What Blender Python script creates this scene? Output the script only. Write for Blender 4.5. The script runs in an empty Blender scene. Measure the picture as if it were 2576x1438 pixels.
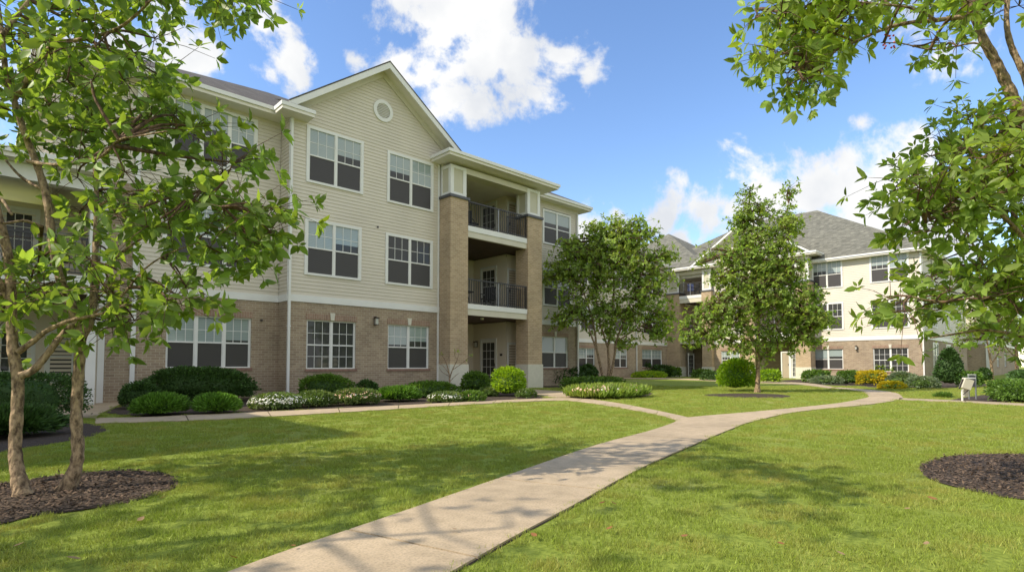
import bpy, bmesh, math, random
import numpy as np
from mathutils import Vector, geometry
random.seed(7); rng = np.random.default_rng(11)
sc = bpy.context.scene
COL = sc.collection
R = math.radians

# ------------------------------------------------------------------ camera maths (metres; world x runs along the near facade, y into it)
F = 1395.0; TH = R(2.5); HZ = 917.0; PPY = HZ - F * math.tan(TH); CX = 1288.0
UX, UY = .7211, .6929
def ray(x, y):
    xc = (x - CX) / F; yc = (PPY - y) / F
    fw = math.cos(TH) - yc * math.sin(TH); up = math.sin(TH) + yc * math.cos(TH)
    return (UX * xc + UY * fw, -UY * xc + UX * fw, up, fw)
def g(x, y, z=0.0):
    r = ray(x, y); t = (z - 1) / r[2]; return (r[0] * t, r[1] * t)
def at(x, y, D):
    r = ray(x, y); t = D / r[3]; return Vector((r[0] * t, r[1] * t, 1 + r[2] * t))
def depth(x, y): return UY * x + UX * y

# ------------------------------------------------------------------ materials
def mat(name):
    m = bpy.data.materials.new(name); m.use_nodes = True
    nt = m.node_tree; return m, nt, nt.nodes['Principled BSDF']
def N(nt, t, **kw):
    n = nt.nodes.new(t)
    for k, v in kw.items():
        if k in n.inputs: n.inputs[k].default_value = v
        else: setattr(n, k, v)
    return n
def L(nt, a, b): nt.links.new(a, b)
def rgb(c): return (c[0], c[1], c[2], 1)
def ramp(nt, fac, stops):
    r = nt.nodes.new('ShaderNodeValToRGB'); L(nt, fac, r.inputs[0])
    e = r.color_ramp.elements
    while len(e) < len(stops): e.new(.5)
    for i, (p, c) in enumerate(stops): e[i].position = p; e[i].color = rgb(c)
    return r
def bump(nt, bs, h, strength, dist):
    b = N(nt, 'ShaderNodeBump', Strength=strength, Distance=dist); L(nt, h, b.inputs['Height']); L(nt, b.outputs[0], bs.inputs['Normal'])
def mixc(nt, fac, a, b, blend='MIX'):
    m = nt.nodes.new('ShaderNodeMix'); m.data_type = 'RGBA'; m.blend_type = blend
    for k, v in ((0, fac), (6, a), (7, b)):
        if isinstance(v, (int, float)): m.inputs[k].default_value = v
        elif isinstance(v, tuple): m.inputs[k].default_value = rgb(v)
        else: L(nt, v, m.inputs[k])
    return m.outputs[2]

def simple(name, c, rough=.6, var=.12, scale=3.0, bumps=0, metallic=0, coat=0):
    m, nt, b = mat(name); tc = N(nt, 'ShaderNodeTexCoord')
    n = N(nt, 'ShaderNodeTexNoise', Scale=scale, Detail=5.0); L(nt, tc.outputs['Object'], n.inputs['Vector'])
    r = ramp(nt, n.outputs[0], [(.3, tuple(v * (1 - var) for v in c)), (.7, tuple(min(1, v * (1 + var)) for v in c))])
    L(nt, r.outputs[0], b.inputs['Base Color']); b.inputs['Roughness'].default_value = rough
    b.inputs['Metallic'].default_value = metallic
    if coat: b.inputs['Coat Weight'].default_value = coat
    if bumps: bump(nt, b, n.outputs[0], bumps, .02)
    return m

def brick_mat(name, c1, c2, mortar, vertical=False):
    m, nt, b = mat(name); geo = N(nt, 'ShaderNodeNewGeometry'); s = N(nt, 'ShaderNodeSeparateXYZ'); L(nt, geo.outputs['Position'], s.inputs[0])
    a = N(nt, 'ShaderNodeMath', operation='ADD'); L(nt, s.outputs[0], a.inputs[0]); L(nt, s.outputs[1], a.inputs[1])
    c = N(nt, 'ShaderNodeCombineXYZ')
    if vertical: L(nt, s.outputs[2], c.inputs[0]); L(nt, a.outputs[0], c.inputs[1])
    else: L(nt, a.outputs[0], c.inputs[0]); L(nt, s.outputs[2], c.inputs[1])
    t = N(nt, 'ShaderNodeTexBrick', Scale=1.0); t.inputs['Brick Width'].default_value = .203; t.inputs['Row Height'].default_value = .0755
    t.inputs['Mortar Size'].default_value = .0065; t.inputs['Mortar Smooth'].default_value = .3; t.inputs['Bias'].default_value = .1
    t.inputs['Color1'].default_value = rgb(c1); t.inputs['Color2'].default_value = rgb(c2); t.inputs['Mortar'].default_value = rgb(mortar)
    L(nt, c.outputs[0], t.inputs['Vector'])
    n = N(nt, 'ShaderNodeTexNoise', Scale=1.1, Detail=6.0); L(nt, geo.outputs['Position'], n.inputs['Vector'])
    r = ramp(nt, n.outputs[0], [(.3, (.86, .86, .86)), (.7, (1.1, 1.08, 1.06))])
    n2 = N(nt, 'ShaderNodeTexNoise', Scale=60.0, Detail=3.0); L(nt, geo.outputs['Position'], n2.inputs['Vector'])
    r2 = ramp(nt, n2.outputs[0], [(.3, (.85, .85, .85)), (.7, (1.12, 1.12, 1.12))])
    o = mixc(nt, 1.0, t.outputs[0], r.outputs[0], 'MULTIPLY'); o = mixc(nt, 1.0, o, r2.outputs[0], 'MULTIPLY')
    L(nt, o, b.inputs['Base Color']); b.inputs['Roughness'].default_value = .85
    inv = N(nt, 'ShaderNodeMath', operation='SUBTRACT'); inv.inputs[0].default_value = 1; L(nt, t.outputs[1], inv.inputs[1])
    bump(nt, b, inv.outputs[0], .7, .008)
    return m

def leaf_mat(name, c, spread=.35, trans=.45, rough=.5, yellow=(.30, .32, .03), yw=.25):
    m, nt, b = mat(name); geo = N(nt, 'ShaderNodeNewGeometry')
    r = ramp(nt, geo.outputs['Random Per Island'], [(0, tuple(v * (1 - spread) for v in c)), (.6, c), (1, tuple(min(1, v * (1 + spread * 1.2)) for v in c))])
    n = N(nt, 'ShaderNodeTexNoise', Scale=1.7, Detail=3.0); L(nt, geo.outputs['Position'], n.inputs['Vector'])
    rr = ramp(nt, n.outputs[0], [(.45, (0, 0, 0)), (.75, (yw, yw, yw))])
    o = mixc(nt, rr.outputs[0], r.outputs[0], yellow)
    L(nt, o, b.inputs['Base Color']); b.inputs['Roughness'].default_value = rough
    b.inputs['Specular IOR Level'].default_value = .35
    tr = N(nt, 'ShaderNodeBsdfTranslucent'); tcol = mixc(nt, 1.0, o, (1.5, 1.45, .5), 'MULTIPLY'); L(nt, tcol, tr.inputs[0])
    mx = N(nt, 'ShaderNodeMixShader'); mx.inputs[0].default_value = trans
    L(nt, b.outputs[0], mx.inputs[1]); L(nt, tr.outputs[0], mx.inputs[2]); L(nt, mx.outputs[0], nt.nodes['Material Output'].inputs[0])
    return m

def bark_mat(name, c1, c2):
    m, nt, b = mat(name); tc = N(nt, 'ShaderNodeTexCoord'); mp = N(nt, 'ShaderNodeMapping'); mp.inputs['Scale'].default_value = (18, 18, 9)
    L(nt, tc.outputs['Object'], mp.inputs[0])
    n = N(nt, 'ShaderNodeTexNoise', Scale=1.6, Detail=8.0, Roughness=.65); L(nt, mp.outputs[0], n.inputs[0])
    v = N(nt, 'ShaderNodeTexVoronoi', Scale=1.3); L(nt, mp.outputs[0], v.inputs[0])
    r = ramp(nt, n.outputs[0], [(.38, c1), (.6, c2)]); L(nt, r.outputs[0], b.inputs['Base Color']); b.inputs['Roughness'].default_value = .9
    a = N(nt, 'ShaderNodeMath', operation='ADD'); L(nt, n.outputs[0], a.inputs[0]); L(nt, v.outputs[0], a.inputs[1])
    bump(nt, b, a.outputs[0], .9, .02)
    return m

def shingle_mat(name, c):
    m, nt, b = mat(name); geo = N(nt, 'ShaderNodeNewGeometry'); s = N(nt, 'ShaderNodeSeparateXYZ'); L(nt, geo.outputs['Position'], s.inputs[0])
    a = N(nt, 'ShaderNodeMath', operation='ADD'); L(nt, s.outputs[0], a.inputs[0]); L(nt, s.outputs[1], a.inputs[1])
    cb = N(nt, 'ShaderNodeCombineXYZ'); L(nt, a.outputs[0], cb.inputs[0]); L(nt, s.outputs[2], cb.inputs[1])
    t = N(nt, 'ShaderNodeTexBrick', Scale=1.0); t.inputs['Brick Width'].default_value = .3; t.inputs['Row Height'].default_value = .075
    t.inputs['Mortar Size'].default_value = .006; t.inputs['Color1'].default_value = rgb([v * .72 for v in c]); t.inputs['Color2'].default_value = rgb([v * 1.3 for v in c]); t.inputs['Mortar'].default_value = rgb([v * .5 for v in c])
    L(nt, cb.outputs[0], t.inputs['Vector'])
    n = N(nt, 'ShaderNodeTexNoise', Scale=3.0, Detail=8.0); L(nt, geo.outputs['Position'], n.inputs['Vector'])
    r = ramp(nt, n.outputs[0], [(.3, (.8, .8, .8)), (.7, (1.2, 1.18, 1.15))])
    L(nt, mixc(nt, 1.0, t.outputs[0], r.outputs[0], 'MULTIPLY'), b.inputs['Base Color']); b.inputs['Roughness'].default_value = .95
    bump(nt, b, n.outputs[0], .4, .02)
    return m

def glass_mat(name, c, rough=.03, coat=1.0, stripes=None, ior=1.7):
    m, nt, b = mat(name); b.inputs['Base Color'].default_value = rgb(c); b.inputs['Roughness'].default_value = .6
    b.inputs['Coat Weight'].default_value = coat; b.inputs['Coat Roughness'].default_value = rough; b.inputs['Coat IOR'].default_value = ior
    geo = N(nt, 'ShaderNodeNewGeometry')
    if stripes:
        s = N(nt, 'ShaderNodeSeparateXYZ'); L(nt, geo.outputs['Position'], s.inputs[0])
        mm = N(nt, 'ShaderNodeMath', operation='MULTIPLY'); mm.inputs[1].default_value = 1 / .05; L(nt, s.outputs[2], mm.inputs[0])
        fr = N(nt, 'ShaderNodeMath', operation='FRACT'); L(nt, mm.outputs[0], fr.inputs[0])
        r = ramp(nt, fr.outputs[0], [(0, tuple(v * .8 for v in c)), (.25, c), (.9, tuple(v * 1.08 for v in c)), (1, tuple(v * .8 for v in c))])
        L(nt, r.outputs[0], b.inputs['Base Color'])
    n = N(nt, 'ShaderNodeTexNoise', Scale=.9, Detail=1.0); L(nt, geo.outputs['Position'], n.inputs['Vector'])
    bp = N(nt, 'ShaderNodeBump', Strength=.06, Distance=.1); L(nt, n.outputs[0], bp.inputs['Height']); L(nt, bp.outputs[0], b.inputs['Coat Normal'])
    return m

def ground_mat(name, dark, mid, lite, dry):
    m, nt, b = mat(name); geo = N(nt, 'ShaderNodeNewGeometry')
    n1 = N(nt, 'ShaderNodeTexNoise', Scale=.55, Detail=5.0, Roughness=.6); L(nt, geo.outputs['Position'], n1.inputs['Vector'])
    n2 = N(nt, 'ShaderNodeTexNoise', Scale=22.0, Detail=6.0, Roughness=.7); L(nt, geo.outputs['Position'], n2.inputs['Vector'])
    r1 = ramp(nt, n2.outputs[0], [(.3, dark), (.5, mid), (.72, lite)])
    r2 = ramp(nt, n1.outputs[0], [(.5, (0, 0, 0)), (.8, (.55, .55, .55))])
    o = mixc(nt, r2.outputs[0], r1.outputs[0], dry)
    L(nt, o, b.inputs['Base Color']); b.inputs['Roughness'].default_value = .9; b.inputs['Specular IOR Level'].default_value = .15
    bump(nt, b, n2.outputs[0], .8, .03)
    return m

def concrete_mat(name, c):
    m, nt, b = mat(name); geo = N(nt, 'ShaderNodeNewGeometry')
    n1 = N(nt, 'ShaderNodeTexNoise', Scale=.8, Detail=6.0); n2 = N(nt, 'ShaderNodeTexNoise', Scale=75.0, Detail=4.0); n3 = N(nt, 'ShaderNodeTexNoise', Scale=6.0, Detail=6.0)
    for n in (n1, n2, n3): L(nt, geo.outputs['Position'], n.inputs['Vector'])
    r = ramp(nt, n1.outputs[0], [(.3, tuple(v * .82 for v in c)), (.7, tuple(v * 1.1 for v in c))])
    r2 = ramp(nt, n2.outputs[0], [(.32, (.80, .80, .80)), (.5, (1, 1, 1)), (.7, (1.12, 1.11, 1.09))])
    r3 = ramp(nt, n3.outputs[0], [(.3, (.85, .85, .84)), (.6, (1.04, 1.04, 1.04))])
    o = mixc(nt, 1.0, r.outputs[0], r2.outputs[0], 'MULTIPLY'); o = mixc(nt, 1.0, o, r3.outputs[0], 'MULTIPLY')
    L(nt, o, b.inputs['Base Color']); b.inputs['Roughness'].default_value = .88; bump(nt, b, n2.outputs[0], .35, .006)
    return m

M = {}
M['siding'] = simple('cream_siding', (.66, .615, .52), .55, .06, .7)
M['siding2'] = simple('lightened_porch_siding', (.78, .71, .59), .6, .05, .7)  # copy of the siding, colour lightened to make up for dim porch light
M['trim'] = simple('white_trim', (.78, .79, .77), .45, .04, 2.0)
M['creamtrim'] = simple('cream_trim', (.64, .61, .50), .5, .04, 2.0)
M['panelc'] = simple('column_panel', (.56, .54, .42), .55, .04, 2.0)
M['brick'] = brick_mat('tan_brick', (.42, .335, .235), (.31, .235, .165), (.52, .47, .37))
M['brickp'] = brick_mat('lit_pillar_brick', (.54, .415, .27), (.42, .31, .195), (.60, .53, .41))  # wall brick with warm light put into its colour, yellower and paler
M['soldier'] = brick_mat('soldier_brick', (.38, .26, .19), (.29, .19, .135), (.46, .39, .31), True)
M['sill'] = simple('brick_sill', (.26, .16, .12), .85, .2, 12)
M['stucco'] = simple('pale_stucco', (.66, .64, .54), .8, .05, 8, .15)
M['roofA'] = shingle_mat('grey_shingles', (.10, .092, .082))
M['roofB'] = shingle_mat('green_grey_shingles', (.17, .17, .14))
M['soffit'] = simple('soffit', (.80, .77, .70), .6, .04, 2)
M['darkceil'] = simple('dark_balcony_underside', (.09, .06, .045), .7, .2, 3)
M['blind'] = glass_mat('blind_behind_glass', (.30, .37, .37), .05, 1.0, True)
M['screen'] = glass_mat('insect_screen', (.045, .042, .042), .25, .3, ior=1.45)
M['dark'] = glass_mat('dark_glass', (.022, .024, .024), .02, .8, ior=1.45)
M['metal'] = simple('dark_rail_metal', (.045, .047, .05), .4, .1, 5, metallic=.3)
M['railgrey'] = simple('grey_post_metal', (.26, .28, .31), .4, .1, 5, metallic=.3)
M['cap'] = simple('slate_cap', (.09, .095, .11), .5, .1, 5)
M['concrete'] = concrete_mat('concrete', (.50, .395, .265))
M['mulch'] = simple('mulch', (.06, .041, .028), .95, .6, 45, 1.0)
M['chip'] = leaf_mat('mulch_chip', (.12, .082, .055), .6, .0, .95, (.2, .15, .12), .4)
M['ground'] = ground_mat('lawn_soil', (.12, .17, .025), (.23, .29, .045), (.35, .42, .08), (.38, .34, .13))
M['blade'] = leaf_mat('grass_blade', (.37, .45, .09), .35, .42, .55, (.56, .48, .17), .6)
M['bark'] = bark_mat('pale_bark', (.10, .065, .04), (.44, .32, .20))
M['twig'] = bark_mat('dark_twig', (.07, .042, .028), (.19, .115, .07))
M['leafL'] = leaf_mat('broad_leaf', (.22, .33, .09), .45, .55, .42, (.26, .33, .02), .55)
M['leafR'] = leaf_mat('broad_leaf_right', (.25, .36, .085), .45, .55, .42, (.30, .34, .02), .5)
M['leafT'] = leaf_mat('small_tree_leaf', (.26, .38, .09), .5, .55, .5, (.40, .44, .06), .6)
M['box'] = leaf_mat('boxwood', (.12, .22, .035), .4, .3, .5, (.12, .2, .02), .3)
M['yew'] = leaf_mat('yew', (.06, .125, .03), .5, .2, .6, (.05, .11, .015), .4)
M['juniper'] = leaf_mat('juniper', (.13, .27, .035), .5, .25, .6, (.09, .18, .02), .4)
M['lime'] = leaf_mat('lime_shrub', (.27, .43, .03), .35, .45, .5, (.36, .42, .02), .6)
M['gold'] = leaf_mat('gold_shrub', (.50, .42, .02), .3, .4, .5, (.6, .42, .02), .5)
M['sage'] = leaf_mat('sage_shrub', (.18, .24, .14), .3, .3, .6, (.25, .3, .15), .3)
M['pale'] = leaf_mat('pale_perennial', (.13, .20, .06), .4, .35, .6, (.25, .28, .10), .5)
M['lily'] = leaf_mat('daylily_blade', (.27, .38, .09), .4, .45, .5, (.4, .45, .1), .5)
M['white'] = simple('white_petals', (.85, .85, .78), .6, .05)
M['pink'] = simple('pink_petals', (.72, .14, .35), .6, .15)
M['peach'] = simple('peach_petals', (.75, .48, .36), .6, .15)
M['dryleaf'] = leaf_mat('dry_leaf', (.30, .13, .05), .5, .2, .7, (.4, .25, .12), .4)
M['straw'] = leaf_mat('pale_dry_leaf', (.36, .24, .13), .3, .2, .7, (.5, .4, .3), .2)
M['chair'] = simple('dark_chair', (.03, .03, .035), .5)
M['blue'] = simple('blue_cloth', (.05, .08, .25), .8)
M['bronze'] = simple('bronze_lamp', (.06, .05, .045), .4, metallic=.4)
M['lampglass'] = glass_mat('lamp_glass', (.5, .5, .45), .05)
M['door'] = simple('tan_door', (.42, .35, .26), .5, .05)
M['redberry'] = simple('red_berry', (.7, .06, .04), .4)

# ------------------------------------------------------------------ mesh helpers
def tag(o, label=None, cat=None, group=None, kind=None):
    if label: o['label'] = label
    if cat: o['category'] = cat
    if group: o['group'] = group
    if kind: o['kind'] = kind
    return o
def empty(name, loc, label, cat, group=None):
    o = bpy.data.objects.new(name, None); COL.objects.link(o); o.location = loc; o.empty_display_size = .3
    return tag(o, label, cat, group)
def rootloc(p):
    v = Vector((0, 0, 0))
    while p is not None: v = v + Vector(p.location); p = p.parent
    return v
class Face:
    def __init__(s, o, c): s.o = o; s.c = c
    def p(s, a, d, z): return (a, s.c - d, z) if s.o == 'A' else (s.c - d, a, z)
class MB:
    def __init__(s): s.v = []; s.f = []
    def add(s, vs, fs):
        n = len(s.v); s.v += [tuple(v) for v in vs]; s.f += [tuple(i + n for i in f) for f in fs]
    def box(s, x0, x1, y0, y1, z0, z1):
        x0, x1 = min(x0, x1), max(x0, x1); y0, y1 = min(y0, y1), max(y0, y1)
        s.add([(x0, y0, z0), (x1, y0, z0), (x1, y1, z0), (x0, y1, z0), (x0, y0, z1), (x1, y0, z1), (x1, y1, z1), (x0, y1, z1)],
              [(0, 3, 2, 1), (4, 5, 6, 7), (0, 1, 5, 4), (1, 2, 6, 5), (2, 3, 7, 6), (3, 0, 4, 7)])
    def fbox(s, F_, a0, a1, d0, d1, z0, z1):
        p = F_.p(a0, d0, z0); q = F_.p(a1, d1, z1); s.box(p[0], q[0], p[1], q[1], z0, z1)
    def quad(s, *p): s.add(p, [tuple(range(len(p)))])
    def tube(s, pts, rad, n=8, cap=True):
        pts = [Vector(p) for p in pts]; base = len(s.v); up = Vector((.3, .2, 1)).normalized(); fr = None
        for i, p in enumerate(pts):
            t = (pts[min(i + 1, len(pts) - 1)] - pts[max(i - 1, 0)])
            t = t.normalized() if t.length > 1e-9 else Vector((0, 0, 1))
            if fr is None:
                fr = t.orthogonal().normalized()
            else:
                fr = (fr - t * fr.dot(t)); fr = fr.normalized() if fr.length > 1e-6 else t.orthogonal().normalized()
            b2 = t.cross(fr)
            for k in range(n):
                a = 2 * math.pi * k / n; s.v.append(tuple(p + (fr * math.cos(a) + b2 * math.sin(a)) * rad[i]))
        for i in range(len(pts) - 1):
            for k in range(n):
                k2 = (k + 1) % n; s.f.append((base + i * n + k, base + i * n + k2, base + (i + 1) * n + k2, base + (i + 1) * n + k))
        if cap: s.f.append(tuple(base + (len(pts) - 1) * n + k for k in range(n)))
    def build(s, name, m, parent=None, smooth=False, normals=True):
        if not s.f: return None
        off = rootloc(parent)
        me = bpy.data.meshes.new(name); me.from_pydata([(v[0] - off.x, v[1] - off.y, v[2] - off.z) for v in s.v], [], s.f)
        if normals:
            bm = bmesh.new(); bm.from_mesh(me); bmesh.ops.recalc_face_normals(bm, faces=bm.faces); bm.to_mesh(me); bm.free()
        o = bpy.data.objects.new(name, me); COL.objects.link(o); me.materials.append(m)
        if parent is not None: o.parent = parent
        if smooth: me.polygons.foreach_set('use_smooth', [True] * len(me.polygons))
        return o
def np_mesh(name, V, T, m, parent=None, mats=None, idx=None):
    """triangle mesh from arrays"""
    off = rootloc(parent); V = V - np.array([off.x, off.y, off.z])
    me = bpy.data.meshes.new(name); me.vertices.add(len(V)); me.vertices.foreach_set('co', V.astype(np.float32).ravel())
    me.loops.add(len(T) * 3); me.loops.foreach_set('vertex_index', T.astype(np.int32).ravel())
    me.polygons.add(len(T)); me.polygons.foreach_set('loop_start', np.arange(0, len(T) * 3, 3, dtype=np.int32))
    for mm in (mats or [m]): me.materials.append(mm)
    if idx is not None: me.polygons.foreach_set('material_index', idx.astype(np.int32))
    me.update(calc_edges=True)
    o = bpy.data.objects.new(name, me); COL.objects.link(o)
    if parent is not None: o.parent = parent
    return o

# ------------------------------------------------------------------ leaves
LEAF_T = np.array([(0, 2, 1), (0, 3, 2), (1, 2, 5), (1, 5, 4), (2, 3, 6), (2, 6, 5), (4, 5, 7), (5, 6, 7)])
def unit(a): return a / np.maximum(np.linalg.norm(a, axis=-1, keepdims=True), 1e-9)
def leaves(P, A, Nn, Ln, Wd, droop=.25):
    """P base, A axis, Nn rough normal, Ln length, Wd width (arrays) -> verts, tris"""
    n = len(P); A = unit(A); B = unit(np.cross(A, Nn)); C = np.cross(B, A)
    Ln = Ln[:, None]; Wd = Wd[:, None]; z = np.zeros_like(Ln)
    def pt(t, s, h): return P + A * Ln * t + B * Wd * s + C * (Ln * (h - droop * t * t))
    vs = np.stack([pt(0, 0, 0), pt(.33, .46, .05), pt(.33, 0, -.02), pt(.33, -.46, .05), pt(.68, .38, .04), pt(.68, 0, -.02), pt(.68, -.38, .04), pt(1.0, 0, 0)], axis=1)
    T = (np.arange(n)[:, None, None] * 8 + LEAF_T[None]).reshape(-1, 3)
    return vs.reshape(-1, 3), T
def diamonds(P, A, Nn, Ln, Wd):
    n = len(P); A = unit(A); B = unit(np.cross(A, Nn)); Ln = Ln[:, None]; Wd = Wd[:, None]
    vs = np.stack([P, P + A * Ln * .5 + B * Wd * .5, P + A * Ln, P + A * Ln * .5 - B * Wd * .5], axis=1)
    T = (np.arange(n)[:, None, None] * 4 + np.array([(0, 1, 2), (0, 2, 3)])[None]).reshape(-1, 3)
    return vs.reshape(-1, 3), T
def rdir(n):
    return unit(rng.normal(size=(n, 3)))
def whorl_leaves(C, D, k, length, width, tilt=(.35, 1.3)):
    """k leaves spreading around each twig end"""
    n = len(C); C = np.repeat(C, k, 0); D = np.repeat(unit(D), k, 0); m = n * k
    e1 = unit(np.cross(D, rdir(m) * 0 + np.array([.31, .22, .9]))); e2 = np.cross(D, e1)
    ph = (np.tile(np.arange(k), n) / k * 2 * math.pi + np.repeat(rng.uniform(0, 6.28, n), k) + rng.normal(0, .25, m))[:, None]
    th = rng.uniform(tilt[0], tilt[1], m)[:, None]
    rad = e1 * np.cos(ph) + e2 * np.sin(ph)
    A = D * np.cos(th) + rad * np.sin(th); A[:, 2] -= rng.uniform(.0, .35, m)
    Nn = D * np.sin(th) - rad * np.cos(th) + rng.normal(0, .25, (m, 3)); Nn[:, 2] += .5
    s = rng.uniform(.45, 1.2, m)
    P = C + A * (rng.uniform(.005, .02, m)[:, None])
    return leaves(P, A, Nn, length * s, width * s * rng.uniform(.85, 1.15, m), .22)

def inside(poly, x, y):
    c = False; j = len(poly) - 1
    for i in range(len(poly)):
        xi, yi = poly[i]; xj, yj = poly[j]
        if (yi > y) != (yj > y) and x < (xj - xi) * (y - yi) / (yj - yi + 1e-12) + xi: c = not c
        j = i
    return c
def inside_np(poly, X, Y):
    c = np.zeros(len(X), bool); j = len(poly) - 1
    for i in range(len(poly)):
        xi, yi = poly[i]; xj, yj = poly[j]
        k = ((yi > Y) != (yj > Y)) & (X < (xj - xi) * (Y - yi) / (yj - yi + 1e-12) + xi); c ^= k; j = i
    return c
def smooth_path(pts, sub=4):
    out = []
    P = [Vector(p) for p in pts]
    for i in range(len(P) - 1):
        a = P[max(i - 1, 0)]; b = P[i]; c = P[i + 1]; d = P[min(i + 2, len(P) - 1)]
        for k in range(sub):
            t = k / sub; out.append(.5 * ((2 * b) + (c - a) * t + (2 * a - 5 * b + 4 * c - d) * t * t + (3 * b - a - 3 * c + d) * t ** 3))
    out.append(P[-1]); return out

# ------------------------------------------------------------------ ground, paths, beds
def poly_sheet(name, pts, z, m, kind='structure', label=None, cat=None, parent=None, mound=0):
    mb = MB(); tri = geometry.tessellate_polygon([[Vector((p[0], p[1], 0)) for p in pts]])
    mb.add([(p[0], p[1], z) for p in pts], [tuple(t) for t in tri]); o = mb.build(name, m, parent, normals=False)
    for p in o.data.polygons:
        if p.normal.z < 0: p.flip()
    return tag(o, label, cat, None, kind)
mb = MB(); mb.quad((-250, -250, 0), (350, -250, 0), (350, 350, 0), (-250, 350, 0)); tag(mb.build('lawn', M['ground'], normals=False), kind='structure')

def resample(pts, n):
    pts = [Vector((p[0], p[1], 0)) for p in pts]; d = [0]
    for a, b in zip(pts, pts[1:]): d.append(d[-1] + (b - a).length)
    out = []
    for i in range(n):
        t = d[-1] * i / (n - 1); j = 0
        while j < len(d) - 2 and d[j + 1] < t: j += 1
        out.append(pts[j].lerp(pts[j + 1], (t - d[j]) / max(d[j + 1] - d[j], 1e-9)))
    return out
def ribbon(name, E1, E2, top=.016, slab=1.5, n=None, gap=.02, joints=True):
    E1 = smooth_path([(p[0], p[1], 0) for p in E1]); E2 = smooth_path([(p[0], p[1], 0) for p in E2])
    ln = sum((b - a).length for a, b in zip(E1, E1[1:])); per = 6; ns = max(1, round(ln / slab)); n = ns * per + 1
    a = resample(E1, n); b = resample(E2, n); mb = MB(); base = MB()
    for s in range(ns):
        i0 = s * per; rows = []
        for k in range(per + 1):
            p, q = a[i0 + k].copy(), b[i0 + k].copy()
            if joints and k == 0 and s > 0: t = (a[i0 + 1] - p).normalized() * gap / 2; p += t; q += t
            if joints and k == per and s < ns - 1: t = (a[i0 + k] - a[i0 + k - 1]).normalized() * gap / 2; p -= t; q -= t
            rows.append((p, q))
        nb = len(mb.v)
        for p, q in rows: mb.v += [(p.x, p.y, top), (q.x, q.y, top), (p.x, p.y, 0), (q.x, q.y, 0)]
        for k in range(per):
            o = nb + k * 4; mb.f += [(o, o + 1, o + 5, o + 4), (o, o + 4, o + 6, o + 2), (o + 1, o + 3, o + 7, o + 5)]
        o = nb; mb.f.append((o, o + 2, o + 3, o + 1)); o = nb + per * 4; mb.f.append((o, o + 1, o + 3, o + 2))
    ob = mb.build(name, M['concrete']); tag(ob, kind='structure')
    # dark bedding below the joints
    a2 = [p + (p - q).normalized() * .012 for p, q in zip(a, b)]; b2 = [q + (q - p).normalized() * .012 for p, q in zip(a, b)]; a, b = a2, b2
    for i in range(n - 1): base.quad((a[i].x, a[i].y, .004), (b[i].x, b[i].y, .004), (b[i + 1].x, b[i + 1].y, .004), (a[i + 1].x, a[i + 1].y, .004))
    tag(base.build('path_bedding', M['mulch'], normals=False), kind='structure')
    return [(p.x, p.y) for p in a] + [(p.x, p.y) for p in reversed(b)]
G = lambda *ps: [g(*p) for p in ps]
ML = G((560, 1450), (740, 1383), (1000, 1295), (1300, 1190), (1500, 1121), (1640, 1083), (1700, 1062), (1718, 1052), (1919, 1034), (2097, 1016), (2160, 1005), (2186, 997), (2161, 984), (2095, 975.5))
MR = G((1125, 1450), (1300, 1350), (1450, 1270), (1560, 1207), (1660, 1157), (1770, 1109), (1840, 1080), (1890, 1062), (2008, 1036), (2174, 1019), (2245, 1009), (2271, 1000), (2236, 985), (2112, 974.5))
ML = [(ML[0][0] - (ML[1][0] - ML[0][0]) * 2.2, ML[0][1] - (ML[1][1] - ML[0][1]) * 2.2)] + ML
MR = [(MR[0][0] - (MR[1][0] - MR[0][0]) * 2.2, MR[0][1] - (MR[1][1] - MR[0][1]) * 2.2)] + MR
PATHS = []
PATHS.append(ribbon('path', ML, MR, slab=1.75))
SU = G((240, 1052), (360, 1050), (523, 1042.5), (751, 1032.5), (1017, 1019.5), (1206, 1009.5), (1379, 1002), (1459, 1002), (1553, 1014), (1671, 1037), (1730, 1050.5))
SL = G((240, 1066), (407, 1061), (581, 1054), (797, 1041.5), (1017, 1028), (1206, 1016.5), (1379, 1008), (1452, 1010), (1548, 1024), (1655, 1044), (1712, 1061))
PATHS.append(ribbon('sidewalk', SU, SL, top=.015))
BU = [(29.2, 19.5)] + G((1535, 948.8), (1700, 951.3), (1800, 955), (1900, 958.5), (2025, 963), (2100, 974))
BL = [(29.0, 18.9)] + G((1535, 951.8), (1700, 954.3), (1800, 958.5), (1900, 962.5), (2010, 967), (2085, 977))
PATHS.append(ribbon('sidewalk', BU, BL, top=.016))
TU = G((2262, 1001.5), (2420, 1008), (2576, 1015.5), (2800, 1030)); TL = G((2262, 1006), (2420, 1012.5), (2576, 1021.5), (2800, 1037))
PATHS.append(ribbon('sidewalk', TU, TL, top=.016))
DW = [(14.6, 16.4), (14.4, 14.6), (13.3, 12.6), (12.6, 11.2)]; DE = [(16.0, 16.4), (15.9, 14.2), (14.8, 12.0), (13.9, 10.6)]
PATHS.append(ribbon('walkway', DW, DE, top=.0145))
PATIO = [(13.5, 16.4), (16.8, 16.4), (16.8, 20.3), (13.0, 20.3)]
poly_sheet('patio', PATIO, .012, M['concrete'])
PAD = [(1.2, 17.9), (2.95, 17.9), g(300, 1018), g(253, 1040), g(240, 1052), g(200, 1052), (-.5, 16.5)]
poly_sheet('patio', PAD, .010, M['concrete'])
PATHS += [PATIO, PAD]
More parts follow.
